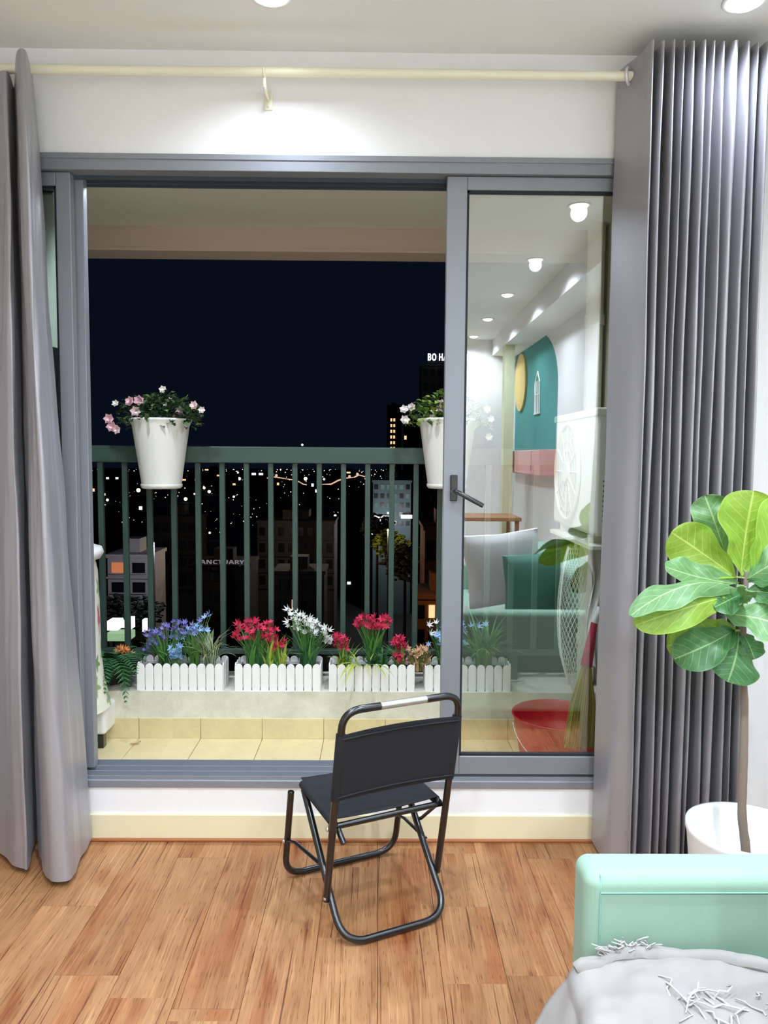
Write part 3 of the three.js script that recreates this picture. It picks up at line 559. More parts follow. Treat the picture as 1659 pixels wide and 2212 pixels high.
function bladePart(root, m, base, dir, len, wScale, gi, name = 'leaf') { const b = part(name, bladeSet[gi], m, root); b.position.copy(base); b.scale.set(len * wScale, len, len); b.rotation.set(rr(-0.1, 0.15), dir, 0, 'YXZ'); return b; }
function flowerPart(root, geo, m, pos, size, face) { const f = part('flower', geo, m, root); f.position.copy(pos); f.scale.setScalar(size); f.quaternion.setFromUnitVectors(V(0, 1, 0), face.clone().normalize()); f.rotateY(rnd() * 6); return f; }
// a clump of artificial flowers: blades fanning out and stars on stems
function clump(name, label, category, base, o) {
  const t = thing(name, label, category, base, 0, o.group);
  for (let i = 0; i < (o.blades ?? 22) * 1.55; i++) { const a = rr(0, Math.PI * 2); bladePart(t, Array.isArray(o.green) ? o.green[i % o.green.length] : o.green, V(rr(-1, 1) * (o.spread ?? 0.02), 0, rr(-0.6, 0.6) * (o.spread ?? 0.02)), a, rr(0.6, 1.05) * (o.len ?? 0.17) * 1.28, (o.wide ?? 1) * 1.25, Math.floor(rr(o.g0 ?? 0, o.g1 ?? 4.99))); }
  for (let i = 0; i < (o.flowers ?? 0) * 1.55; i++) {
    const a = rr(0, 6.28), q = Math.sqrt(rnd()), p = V((o.fx ?? 0) + Math.cos(a) * q * o.fw * 1.15, (o.fy ?? 0.19) * 1.16 + rr(-1, 1) * o.fh * 1.1, (o.fz ?? 0.01) + Math.sin(a) * q * o.fw * 0.45);
    p.y += (o.slope ?? 0) * (p.x - (o.fx ?? 0));
    const st = part('stem', sweep([V(rr(-0.02, 0.02), 0, rr(-0.012, 0.012)), p.clone().multiplyScalar(0.55).add(V(0, 0.02, 0)), p], () => 0.0013, 5), GREEN.mid, t);
    const fm = Array.isArray(o.color) ? o.color[i % o.color.length] : o.color;
    flowerPart(t, o.geo ?? star6[i % 3], fm, p, rr(0.8, 1.2) * (o.size ?? 0.018) * 1.22, V(rr(-0.7, 0.7), rr(0.2, 1), rr(0.1, 1)));
  }
  return t;
}
const pet = (c) => mat(c, 0.7, { ...DS, transmission: 0.15, thickness: 0 });
const VIOLET = [pet(0x7f7ac4), pet(0x9a9ad8), pet(0x6760a8)], SKY = [pet(0xa9c9ee), pet(0x8bb4e0)], RED = [pet(0xd01f4c), pet(0xb9173f), pet(0xe23a62)], WHITEF = [pet(0xf2f1ec), pet(0xe6e8e0)], PINK = [pet(0xf2c8cc), pet(0xf6dcd8), pet(0xf3eae2)];
const px = (u, d = 3.80) => at(u, 1430, d).x;
const B = (u, z = -3.81) => V(px(u, -z), SOIL, z);
clump('violet_flowers', 'spray of violet star flowers at the left of the leftmost planter', 'flowers', B(360), { green: [GREEN.deep, GREEN.mid], blades: 16, len: 0.16, spread: 0.04, flowers: 42, fw: 0.1, fh: 0.045, fy: 0.155, fx: -0.005, slope: 0.35, color: VIOLET, size: 0.0128 });
clump('blue_flowers', 'pale blue and lilac flowers rising beside the violet spray', 'flowers', B(420, -3.83), { green: [GREEN.mid], blades: 12, len: 0.2, spread: 0.025, flowers: 22, fw: 0.085, fh: 0.035, fy: 0.17, fx: 0.0, slope: 0.5, color: [SKY[0], VIOLET[1], SKY[1]], size: 0.0145 });
clump('blue_flowers', 'short light blue flower cluster low at the front of the leftmost planter', 'flowers', B(382, -3.785), { green: [GREEN.grey], blades: 10, len: 0.1, spread: 0.03, flowers: 9, fw: 0.03, fh: 0.03, fy: 0.085, color: SKY, size: 0.016 });
clump('striped_plant', 'cream and green striped spider plant at the right end of the leftmost planter', 'plant', B(452), { green: GREEN.stripe, blades: 34, len: 0.19, spread: 0.025, g0: 1, g1: 4.9, wide: 0.9 });
clump('red_flowers', 'red flowers with dark green blades filling the left of the second planter', 'flowers', B(552), { green: [GREEN.deep, GREEN.mid], blades: 36, len: 0.18, spread: 0.04, g1: 2.9, flowers: 40, fw: 0.105, fh: 0.04, fy: 0.175, color: RED, size: 0.017 });
clump('grass_tuft', 'lime green grass tuft with low red flowers beside the red clump', 'plant', B(596, -3.79), { green: [GREEN.lime, GREEN.lime, GREEN.mid], blades: 38, len: 0.16, spread: 0.045, flowers: 11, fw: 0.04, fh: 0.025, fy: 0.12, fx: 0.01, color: RED, size: 0.0165 });
clump('white_flowers', 'tall white flowers with dark blades at the right of the second planter', 'flowers', B(665), { green: [GREEN.deep, GREEN.deep, GREEN.mid], blades: 36, len: 0.19, spread: 0.035, g1: 3.2, flowers: 34, fw: 0.11, fh: 0.045, fy: 0.19, slope: -0.45, color: WHITEF, size: 0.0165 });
clump('red_flowers', 'small red flowers at the left end of the third planter', 'flowers', B(742, -3.80), { green: [GREEN.mid, GREEN.lime], blades: 24, len: 0.13, spread: 0.03, flowers: 12, fw: 0.035, fh: 0.03, fy: 0.125, fx: -0.015, color: RED, size: 0.016 });
clump('red_flowers', 'tallest red flower cluster rising from the middle of the third planter', 'flowers', B(806, -3.83), { green: [GREEN.mid, GREEN.deep], blades: 26, len: 0.19, spread: 0.025, g1: 2.5, flowers: 32, fw: 0.08, fh: 0.03, fy: 0.205, fx: -0.005, color: RED, size: 0.017 });
clump('leafy_clump', 'dense dark green foliage in the middle of the third planter', 'plant', B(815, -3.79), { green: [GREEN.deep], blades: 42, len: 0.11, spread: 0.04, wide: 1.7, g0: 1 });
clump('red_flowers', 'red flowers hanging at the right end of the third planter', 'flowers', B(862, -3.79), { green: [GREEN.mid], blades: 18, len: 0.14, spread: 0.025, flowers: 24, fw: 0.03, fh: 0.055, fy: 0.095, color: RED, size: 0.0165 });
{
  const t = thing('trailing_plant', 'yellow green blades drooping over the front of the third planter', 'plant', B(785, -3.765));
  for (const [a, l, gi] of [[-0.55, 0.19, 4], [-0.35, 0.21, 4], [0.65, 0.17, 4], [0.95, 0.16, 4], [-1.3, 0.14, 3], [1.6, 0.15, 3], [0.2, 0.13, 3], [-2.2, 0.13, 2], [2.4, 0.13, 2], [-0.9, 0.15, 3]]) { const b = bladePart(t, GREEN.lime, V(a * 0.008, 0.012, 0.0), a, l, 1.25, gi); b.rotation.x = Math.abs(a) < 1 ? 0.7 : 0.25; if (Math.abs(a) < 1) b.scale.multiplyScalar(1.3); }
}
clump('dried_rosettes', 'dry beige rosettes between the third and fourth planters', 'plant', B(905, -3.80), { green: [pet(0xb59a62), pet(0xc9a877), pet(0x8c8a4c)], blades: 44, len: 0.085, spread: 0.045, wide: 2.6, g0: 1, flowers: 12, fw: 0.05, fh: 0.02, fy: 0.08, color: [pet(0xd9a488), pet(0xcdb27c)], size: 0.017 });
clump('blue_flowers', 'pale blue flowers beside the door stile in the fourth planter', 'flowers', B(962, -3.81), { green: [GREEN.mid, GREEN.deep], blades: 22, len: 0.17, spread: 0.03, flowers: 20, fw: 0.09, fh: 0.05, fy: 0.16, color: [SKY[0], WHITEF[0], SKY[1]], size: 0.016 });
clump('spider_plant', 'arching green spider plant seen through the pane in the fourth planter', 'plant', B(1046, -3.80), { green: [GREEN.mid, leafMat(0x7fa35c), GREEN.deep], blades: 70, len: 0.25, spread: 0.035, g0: 1, g1: 4.9, wide: 0.75, flowers: 6, fw: 0.09, fh: 0.02, fy: 0.19, fx: -0.07, color: SKY, size: 0.017 });

// ------------------------------------------------------------------ pots hooked on the rail
function railPot(label, plantLabel, uc, sd, leafColors, flowerSpots) {
  const z = -3.845, top = at(uc, 905, 3.85).y, bot = at(uc, 1055, 3.85).y, h = top - bot, x = at(uc, 980, 3.85).x, R = 0.152, R2 = 0.098;
  const t = thing('rail_pot', label, 'flower pot', [x, bot, z], 0, 'white pots hooked on the balcony rail');
  const prof = [[0, 0], [R2 - 0.008, 0], [R2 - 0.002, 0.004], [R2 + 0.003, 0.012], [R2 + 0.003, 0.022], [R2 - 0.001, 0.026], [R - 0.014, h - 0.035], [R - 0.003, h - 0.012], [R, h - 0.004], [R - 0.003, h], [R - 0.01, h], [R - 0.022, h - 0.045], [0, h - 0.05]];
  const g = lathe(prof, 56), p = g.attributes.position;      // the back is notched flat where it straddles the rail
  for (let i = 0; i < p.count; i++) { const zz = p.getZ(i); if (zz < -0.085) p.setZ(i, -0.085); }
  g.computeVertexNormals(); part('pot', g, M.pot, t);
  part('hook', [rbox(-0.05, h - 0.075, -0.19, 0.05, h - 0.062, -0.08, 0.003), rbox(-0.05, h - 0.15, -0.19, 0.05, h - 0.07, -0.182, 0.003)], M.pot, t);
  part('soil', lathe([[0, h - 0.04], [R - 0.024, h - 0.042]], 24).scale(1, 1, 0.55), M.soil, t);
  const s0 = seed; seed = sd;
  const b = thing('flowering_plant', plantLabel, 'plant', [x, bot + h - 0.04, z]);
  const lg = sheet((u, v) => { const s = (u - 0.5) * 2; return V(s * 0.38 * Math.sin(Math.PI * Math.pow(v, 0.8)), 0.22 * v * (1 - v) * 4 + 0.1 * s * s, v); }, 2, 4);
  const lists = leafColors.map(() => []);
  const mx = new THREE.Matrix4(), q = new THREE.Quaternion();
  for (let i = 0; i < 520; i++) {
    const a = rr(0, 6.283), e = Math.acos(rr(0.02, 1)), k = Math.pow(rnd(), 0.3), lump = 1 + 0.22 * N(Math.cos(a) * 2, e * 2, sd);
    const pos = V(Math.sin(e) * Math.cos(a) * 0.205 * k * lump, 0.0 + Math.cos(e) * 0.15 * k * lump + 0.02, Math.sin(e) * Math.sin(a) * 0.14 * k * lump);
    if (e > 1.2 && k > 0.8) pos.y -= rr(0, 0.04);
    q.setFromEuler(new THREE.Euler(rr(-0.9, 0.7), a * -1 + Math.PI / 2 + rr(-0.8, 0.8), rr(-0.5, 0.5), 'YXZ')); const sz = rr(0.022, 0.038);
    mx.compose(pos, q, V(sz, sz, sz)); lists[Math.floor(rr(0, leafColors.length - 0.001))].push(lg.clone().applyMatrix4(mx));
  }
  lists.forEach((l, i) => { part('foliage', l, leafColors[i], b).userData.kind = 'stuff'; });
  for (let i = 0; i < 14; i++) { const a = rr(0, 6.28), w = rr(0.05, 0.17); part('stem', sweep([V(0, -0.005, 0), V(Math.cos(a) * w * 0.5, 0.07, Math.sin(a) * w * 0.3), V(Math.cos(a) * w, rr(0.06, 0.16), Math.sin(a) * w * 0.5)], () => 0.0015, 5), GREEN.mid, b); }
  for (const [u, v, s, c] of flowerSpots) { const w = at(u, v, 3.85 - 0.06).sub(b.position); flowerPart(b, roseGeo, PINK[c], w, s * 1.7, V(rr(-0.4, 0.4), rr(0, 0.5), 1)); }
  seed = s0;
}
const potGreens = [leafMat(0x2c4a26), leafMat(0x41662e), leafMat(0x5d7d3c), leafMat(0x20371f)];
railPot('white tapered flower pot hooked on the rail at the left', 'pink flowering plant in the left rail pot', 349, 77, potGreens, [[282, 868, 0.016, 0], [300, 866, 0.016, 0], [293, 889, 0.016, 1], [236, 905, 0.016, 0], [242, 922, 0.016, 0], [253, 928, 0.014, 1], [388, 888, 0.013, 0], [376, 908, 0.015, 0], [386, 915, 0.013, 0], [420, 876, 0.014, 1], [436, 886, 0.011, 2], [366, 865, 0.009, 1], [352, 842, 0.012, 2], [250, 872, 0.011, 2], [358, 878, 0.009, 2], [317, 902, 0.009, 2]]);
railPot('white tapered flower pot on the rail partly hidden by the door stile', 'white flowering plant in the right rail pot', 966, 131, [leafMat(0x46702c), leafMat(0x6f9038), leafMat(0x8fa845), leafMat(0x29451f)], [[873, 885, 0.014, 2], [890, 880, 0.013, 2], [874, 908, 0.015, 2], [951, 874, 0.016, 1], [939, 886, 0.012, 2], [949, 888, 0.011, 1], [934, 902, 0.011, 2], [938, 930, 0.012, 1], [948, 935, 0.010, 1], [1010, 889, 0.013, 2], [1030, 900, 0.011, 2], [1022, 922, 0.012, 2], [1052, 885, 0.012, 2], [1056, 944, 0.012, 2], [1060, 905, 0.011, 2]]);

// ------------------------------------------------------------------ left end of the balcony
{ // cover with a floral print over something tall, at the left behind the jamb
  const flo = tex(256, 512, (u, v) => {
    let c = [236, 234, 216];
    for (const [cx, cy, r, col] of [[0.3, 0.42, 0.1, [196, 70, 92]], [0.62, 0.5, 0.09, [214, 120, 130]], [0.18, 0.62, 0.09, [120, 160, 92]], [0.5, 0.72, 0.1, [140, 170, 110]], [0.8, 0.3, 0.1, [150, 172, 120]], [0.36, 0.2, 0.09, [150, 178, 130]], [0.75, 0.78, 0.09, [200, 96, 110]], [0.9, 0.55, 0.08, [120, 150, 90]], [0.1, 0.1, 0.1, [160, 180, 140]], [0.05, 0.86, 0.08, [205, 110, 120]]]) {
      const dx = (((u * 4) % 1) - cx), dy = (((v * 1.6) % 1) - cy), d = Math.hypot(dx, dy) * (1 + 0.35 * Math.sin(Math.atan2(dy, dx) * 5)); const k = smooth(r, r * 0.7, d); c = c.map((x, i) => lerp(x, col[i], k));
    }
    return c;
  });
  const t = thing('covered_appliance', 'tall narrow appliance under a cream floral cover at the left end of the balcony', 'appliance', [-1.52, BALC, -3.60]);
  const cm = mat(0xffffff, 0.75, { map: flo }), R = 0.205;
  part('base', [rbox(-0.26, 0.06, -0.28, 0.235, 0.2, 0.02, 0.02, 3)], M.white, t);
  const colG = lathe([[R * 1.2, 0.19], [R * 1.06, 0.32], [R, 0.45], [R * 0.985, 0.7], [R * 0.96, 0.84], [R * 0.9, 0.905]], 48); part('cover', colG, cm, t);
  part('cap', lathe([[R * 0.9, 0.90], [R * 1.03, 0.905], [R * 1.1, 0.93], [R * 1.06, 0.955], [R * 0.8, 0.972], [0, 0.975]], 40), M.white, t);
  for (const [x, z] of [[-0.22, -0.22], [0.205, -0.24], [0.205, 0.0], [-0.22, 0.0]]) part('foot', rbox(x - 0.018, 0, z - 0.02, x + 0.022, 0.066, z + 0.02, 0.004), M.blackMetal, t);
}
{ // fern and orange flowers beside the first planter
  const t = thing('potted_fern', 'dark green fern spilling over the curb between cover and first planter', 'plant', [px(238, 3.84), curbTop, -3.86]);
  part('pot', lathe([[0, 0], [0.05, 0], [0.068, 0.085], [0.072, 0.085], [0.072, 0.095], [0.062, 0.095], [0.06, 0.08], [0, 0.08]], 28), mat(0x3d3a34, 0.6), t);
  const leaflet = sheet((u, v) => { const s = (u - 0.5) * 2; return V(s * 0.5 * Math.sin(Math.PI * Math.pow(0.1 + 0.9 * v, 0.7)) * 0.5, 0.06 * s * s, v); }, 2, 3);
  const frond = (a, len, droop, lift) => {
    const list = [], q = new THREE.Quaternion(), n = 18;
    for (let i = 1; i <= n; i++) { const v = i / n, an = lift - v * droop, y = len * (Math.sin(lift) - Math.sin(an)) / Math.max(0.2, droop) , r = 0; const pos = V(0, 0, 0); for (let k = 0; k < 12; k++) { const aa = lift - v * droop * (k + 0.5) / 12; pos.y += Math.sin(aa) * len * v / 12; pos.z += Math.cos(aa) * len * v / 12; }
      for (const s of [-1, 1]) { const w = 0.052 * Math.sin(Math.PI * Math.pow(0.15 + 0.85 * v * 0.95, 0.8)) + 0.006; q.setFromEuler(new THREE.Euler(-an * 0.6, s * 1.15, 0, 'YXZ')); list.push(leaflet.clone().applyMatrix4(new THREE.Matrix4().compose(pos, q, V(0.03, w, w)))); } }
    const f = part('frond', geoOf(list), GREEN.deep, t); f.position.y = 0.09; f.rotation.y = a; return f;
  };
  for (const [a, l, d, li] of [[0.55, 0.40, 2.5, 0.9], [0.2, 0.34, 2.2, 0.9], [0.8, 0.3, 1.9, 1.0], [0.7, 0.26, 2.4, 0.9], [0.25, 0.24, 2.0, 0.9], [-0.3, 0.22, 2.0, 1.0], [1.3, 0.22, 1.6, 1.0], [1.9, 0.2, 1.4, 0.9], [-0.9, 0.2, 1.6, 1.1], [0.5, 0.17, 1.2, 1.2], [-1.6, 0.2, 1.3, 1.0], [2.6, 0.18, 1.4, 1.1], [0.95, 0.2, 2.0, 0.6], [0.1, 0.18, 2.3, 0.6]]) frond(a, l, d, li);
  clump('orange_flowers', 'small orange flowers behind the dark fern at the left', 'flowers', V(px(268, 3.86), curbTop + 0.02, -3.84), { green: [GREEN.deep], blades: 12, len: 0.12, spread: 0.02, flowers: 14, fw: 0.05, fh: 0.02, fy: 0.125, color: [pet(0xd9853c), pet(0xe7b27a), pet(0xb86a2c)], size: 0.016 });
  const dl = solo('dry_leaf', sheet((u, v) => { const s = (u - 0.5) * 2; return V(s * 0.012 * Math.sin(Math.PI * v), 0.004 + 0.006 * s * s + 0.006 * v, v * 0.05); }, 3, 5), mat(0xcbb487, 0.8, DS), 'tiny dry leaf lying on the balcony tiles', 'leaf');
  dl.position.copy(at(281, 1612, 3.62)); dl.position.y = BALC + 0.001; dl.rotation.y = 1.9;
}
{ // hanging cloth seen in the sliver of glass beside the left curtain
  const x0 = -1.75, x1 = -1.335, yT = at(105, 420, 3.35).y, yB = at(118, 745, 3.35).y;
  const t = thing('laundry_towel', 'pale towel hanging on the balcony behind the left glass panels', 'towel', [0, 0, -3.35]);
  part('cloth', sheet((u, v) => V(lerp(x0, x1, u) + 0.01 * Math.sin(v * 5), lerp(yT, yB, v) + 0.02 * Math.sin(u * 4), 0.03 * Math.sin(u * 16 + v * 2) * (0.4 + v)), 40, 20, 0.003), mat(0xc3c6b4, 0.9), t);
  const bar = thing('drying_pole', 'thin drying pole under the balcony ceiling holding the towel', 'pole', [0, 0, -3.35]);
  part('pole', cyl(V(BX0, yT + 0.012, 0), V(-1.33, yT + 0.012, 0), 0.01), M.silver, bar); part('hanger', cyl(V(-1.36, yT + 0.02, 0), V(-1.36, BC, 0), 0.004), M.silver, bar);
}

// ------------------------------------------------------------------ right end of the balcony, behind the pane
{
  const xf = 0.87, x1 = BX1 - 0.02, z0 = -3.78, z1 = -3.06, yT = at(1295, 882, 3.06).y, yB = at(1295, 1160, 3.06).y;
  const t = thing('outdoor_unit', 'cream air conditioner outdoor unit on brackets behind the pane at the right', 'air conditioner', [0, 0, 0]);
  part('casing', [rbox(xf, yB, z0, x1 - 0.03, yT, z1, 0.018, 3), rbox(xf - 0.006, yT - 0.03, z0 - 0.006, x1 - 0.026, yT + 0.004, z1 + 0.006, 0.008, 2)], M.cream, t);
  const gc = V(xf - 0.008, (yT + yB) / 2 - 0.005, (z0 + z1) / 2 - 0.08), gr = 0.215;
  const grille = part('fan_grille', [new THREE.TorusGeometry(gr, 0.008, 8, 48).rotateY(Math.PI / 2).translate(gc.x, gc.y, gc.z), ...[0.06, 0.1, 0.14, 0.18].map((r) => new THREE.TorusGeometry(r, 0.0018, 6, 40).rotateY(Math.PI / 2).translate(gc.x, gc.y, gc.z)), ...Array.from({ length: 12 }, (_, i) => { const a = i / 12 * Math.PI * 2; return cyl(V(gc.x, gc.y + Math.sin(a) * 0.04, gc.z + Math.cos(a) * 0.04), V(gc.x, gc.y + Math.sin(a) * gr, gc.z + Math.cos(a) * gr), 0.003, 0.003, 6); })], M.cream, t);
  part('hub', new THREE.CylinderGeometry(0.045, 0.05, 0.014, 24).rotateZ(Math.PI / 2).translate(gc.x - 0.003, gc.y, gc.z), M.cream, grille);
  part('fan_opening', new THREE.CylinderGeometry(gr, gr, 0.004, 40).rotateZ(Math.PI / 2).translate(xf - 0.0015, gc.y, gc.z), mat(0xcfccb8, 0.7), t);
  for (let i = 0; i < 9; i++) part('side_vent', rbox(xf + 0.03, yB + 0.06 + i * 0.02, z1 - 0.002, xf + 0.13, yB + 0.068 + i * 0.02, z1 + 0.003, 0.001, 1), M.gasket, t);
  part('red_label', box(x1 - 0.12, yT - 0.12, z1, x1 - 0.05, yT - 0.045, z1 + 0.0015), mat(0xb5482e, 0.5), t);
  for (const z of [z0 + 0.12, z1 - 0.12]) part('bracket', [rbox(xf + 0.01, yB - 0.035, z - 0.018, BX1, yB, z + 0.018, 0.002), pipe([V(xf + 0.05, yB - 0.02, z), V(BX1 - 0.005, yB - 0.28, z)], 0.009, 0.01)], M.cream, t);
  part('drip_tray', rbox(xf - 0.02, yB - 0.052, z0 + 0.02, BX1, yB - 0.035, z1 + 0.01, 0.003), M.cream, t);

  const pipeT = thing('drain_pipe', 'pale plastic drain pipe standing in the right balcony corner', 'pipe', [BX1 - 0.06, 0, -3.86]);
  part('pipe', cyl(V(0, curbTop, 0), V(0, BC, 0), 0.042, 0.042, 24), M.cream, pipeT); for (const y of [0.5, 1.35, 2.1]) part('collar', cyl(V(0, y, 0), V(0, y + 0.05, 0), 0.048, 0.048, 24), M.cream, pipeT);

  // net bag hanging from the bracket
  const b = thing('net_bag', 'white netting laundry bag hanging under the outdoor unit', 'laundry bag');
  const cx = 0.90, cz = -3.44, top = yB - 0.085, bot = at(1224, 1478, 3.44).y;
  const rx = (v) => 0.085 * Math.pow(Math.sin(Math.PI * clamp(0.1 + 0.83 * v)), 0.6) * (1 - 0.25 * smooth(0.75, 1, v)), prof = (a, v) => V(cx + Math.cos(a) * rx(v) * 0.9, lerp(top, bot, v), cz + Math.sin(a) * rx(v) * 1.3);
  const lines = [];
  for (let k = 0; k < 26; k++) for (const s of [-1, 1]) lines.push(sweep(Array.from({ length: 15 }, (_, i) => prof(k / 26 * 6.283 + s * i / 14 * 3.4, i / 14)), () => 0.0011, 4));
  part('netting', lines, M.net, b).userData.kind = 'stuff';
  part('rim_seam', [0.6, 2.9].map((a) => sweep(Array.from({ length: 20 }, (_, i) => prof(a, i / 19)), () => 0.005, 6)), M.white, b);
  part('tie', [sweep([V(cx, top + 0.03, cz), V(cx - 0.004, top, cz), V(cx, top - 0.01, cz)], () => 0.008, 8), sweep([V(cx, bot + 0.02, cz), V(cx + 0.008, bot - 0.02, cz), V(cx + 0.02, bot - 0.07, cz)], (k) => 0.02 - 0.012 * k, 8)], M.white, b);
  const c = thing('white_cloth', 'crumpled white cloth strip draped beside the net bag', 'cloth');
  part('cloth', sheet((u, v) => V(cx + 0.055 + (u - 0.5) * lerp(0.15, 0.06, smooth(0, 0.35, v)) + 0.012 * Math.sin(v * 7), lerp(top + 0.05, at(1240, 1440, 3.3).y, v) + 0.012 * Math.sin(u * 9), cz + 0.15 + 0.02 * Math.sin(u * 11 + v * 5)), 24, 30, 0.003), M.white, c);
  // mop handle and board in the corner, bucket, broom
  const bk = thing('bucket', 'red plastic tub standing on the balcony tiles behind the pane', 'bucket', [at(1207, 1560, 3.40).x, BALC, -3.42]);
  const R = 0.205, h = 0.235;
  part('body', lathe([[0, 0.004], [R * 0.74, 0.004], [R * 0.78, 0], [R * 0.79, 0.012], [R * 0.95, h - 0.05], [R * 0.955, h - 0.02], [R, h - 0.012], [R * 1.02, h - 0.004], [R * 1.01, h], [R * 0.97, h], [R * 0.93, h - 0.03], [R * 0.76, 0.014], [0, 0.012]], 56), M.red, bk);
  part('handle', sweep(Array.from({ length: 20 }, (_, i) => { const a = Math.PI * (1 + i / 19); return V(Math.cos(a) * R * 1.03, h - 0.03 + Math.sin(a) * 0.15, 0.03 + Math.abs(Math.sin(a)) * R * 0.95); }), () => 0.0022, 6), M.silver, bk);
  const br = thing('broom', 'straw broom with red bound neck hanging beside the red tub', 'broom');
  const p0 = at(1250, 1612, 3.04), p1 = at(1268, 1432, 3.04), p2 = at(1284, 1345, 3.04), p3 = V(BX1 - 0.03, 1.42, -3.025);
  const strawL = [];
  for (let i = 0; i < 620; i++) { const a = rr(0, 6.28), q = Math.sqrt(rnd()), e = V(p0.x + Math.cos(a) * q * 0.062, p0.y + rr(-0.006, 0.012), p0.z + Math.sin(a) * q * 0.022), s = V(p1.x + Math.cos(a) * q * 0.014, p1.y, p1.z + Math.sin(a) * q * 0.012); const m = s.clone().lerp(e, 0.5).add(V(Math.cos(a) * q * 0.014, 0, Math.sin(a) * q * 0.006)); strawL.push(sweep([s, m, e], () => 0.0017, 4)); }
  const st = [mat(0xc4b258, 0.85), mat(0x94803c, 0.9), mat(0xae9644, 0.85)];
  st.forEach((m, i) => { part('straw', strawL.filter((_, k) => k % 3 === i), m, br).userData.kind = 'stuff'; });
  part('neck', sweep([p1.clone().add(V(-0.002, -0.012, 0)), p1.clone().lerp(p2, 0.5), p2], (k) => lerp(0.024, 0.013, k), 14), mat(0xb02a44, 0.45), br);
  part('handle', sweep([p2, p2.clone().lerp(p3, 0.5), p3], () => 0.011, 12), mat(0xb0523f, 0.5), br);
  part('binding', sweep([p2.clone(), p2.clone().lerp(p3, 0.1)], () => 0.0135, 12), M.white, br);
}

// ------------------------------------------------------------------ the city at night
const GROUND = -34;
struct('ground', box(-900, GROUND - 1, -1900, 900, GROUND, -20), mat(0x1d2022, 0.95));
const glowMat = (c, k = 1) => new THREE.MeshStandardMaterial({ color: 0x111111, emissive: new THREE.Color(c), emissiveIntensity: k * GLOW, roughness: 0.8 });
const LITW = glowMat(0xffd9a0, 1.1), LITC = glowMat(0xeaf3ff, 1.4), DARKW = mat(0x15181c, 0.3);
// building seen between pixel columns u0..u1 with its roof at row v, D metres away
function building(label, u0, u1, v, D, color, o = {}) {
  const a = at(u0, v, D), b = at(u1, v, D), w = b.x - a.x, dep = o.depth ?? Math.max(8, w * 0.8), top = a.y, h = top - GROUND;
  const t = thing('apartment_building', label, 'building', [(a.x + b.x) / 2, GROUND, -D - dep / 2]);
  const m = mat(color, 0.9);
  part('wall', box(-w / 2, 0, -dep / 2, w / 2, h, dep / 2), m, t);
  part('roof', [box(-w / 2 - 0.2, h, -dep / 2 - 0.2, w / 2 + 0.2, h + 0.5, dep / 2 + 0.2), box(-w * 0.2, h + 0.5, -dep * 0.2, w * 0.15, h + 2.4, dep * 0.2)], m, t);
  const nx = o.nx ?? 4, ny = o.ny ?? 5, st = o.storey ?? 3.2;
  const wg = box(-w / nx * 0.3, -st * 0.26, -0.06, w / nx * 0.3, st * 0.26, 0.12), sg = box(-w / nx * 0.36, -0.08, 0, w / nx * 0.36, 0.08, 0.4);
  for (let j = 0; j < ny; j++) {
    if (o.slabs) part('floor_slab', box(-w / 2 - 0.1, h - (j + 1) * st - 0.12, dep / 2 - 0.1, w / 2 + 0.1, h - (j + 1) * st + 0.12, dep / 2 + 0.35), m, t);
    for (let i = 0; i < nx; i++) {
      const on = o.lit ? o.lit(i, j) : null, wn = part('window', wg, on ?? DARKW, t);
      wn.position.set(lerp(-w / 2, w / 2, (i + 0.5) / nx), h - (j + 0.5) * st, dep / 2);
      if (o.sills) { const s = part('sill', sg, m, wn); s.position.set(0, -st * 0.29, 0); }
    }
  }
  return t;
}
const pick = (p, m) => () => rnd() < p ? m : null;
const white = building('pale five storey house at the lower left between the railing bars', 232, 322, 1205, 105, 0xb9b6bb, { nx: 2, ny: 5, storey: 2.7, slabs: true, sills: true, lit: (i, j) => i === 0 && j === 0 ? glowMat(0xff9a66, 0.5) : null });
building('long dim beige block behind the middle railing bars', 556, 722, 1130, 150, 0x3f3a36, { nx: 8, ny: 4, slabs: true });
building('dark block with a faint balcony front right of the pale house', 330, 425, 1120, 140, 0x2b2a29, { nx: 5, ny: 4, slabs: true });
const brown = building('orange brown building edge beside the door stile', 918, 1010, 1146, 95, 0x9a5a3a, { nx: 5, ny: 1, storey: 5, depth: 10 });
const low = building('low orange lit roofed house under the brown building', 900, 1010, 1294, 80, 0x8a5a34, { nx: 5, ny: 2, storey: 2.6, depth: 7, lit: (i, j) => j === 0 && i % 2 ? LITW : null });
building('dark tower block carrying the white roof sign beside the stile', 912, 1050, 790, 190, 0x1e2126, { nx: 9, ny: 14, storey: 3.4, lit: (i, j) => (j === 4 && (i === 1 || i === 4)) || (j > 4 && rnd() < 0.05) ? LITC : null });
building('thin far tower dotted with lit windows left of the right pot', 836, 868, 876, 600, 0x17181b, { nx: 5, ny: 12, storey: 4.4, lit: (i, j) => i > 0 && i < 3 && j > 1 ? LITW : null });
building('dark flats under the rail at the far right', 872, 905, 905, 520, 0x16171a, { nx: 4, ny: 8, storey: 5, lit: pick(0.1, LITW) });
building('wide unlit block at the far left behind the bars', 150, 228, 1120, 160, 0x17191c, { nx: 5, ny: 5 });
building('squat unlit block behind the glowing sign letters', 418, 540, 1222, 120, 0x17181a, { nx: 6, ny: 3 });
building('unlit block behind the red flowers', 590, 700, 1240, 118, 0x121316, { nx: 6, ny: 3, lit: (i, j) => i === 2 && j === 1 ? glowMat(0xffc79a, 1.1) : null });
building('unlit slab right of centre between the bars', 735, 800, 1075, 210, 0x131519, { nx: 5, ny: 8, lit: pick(0.03, LITC) });
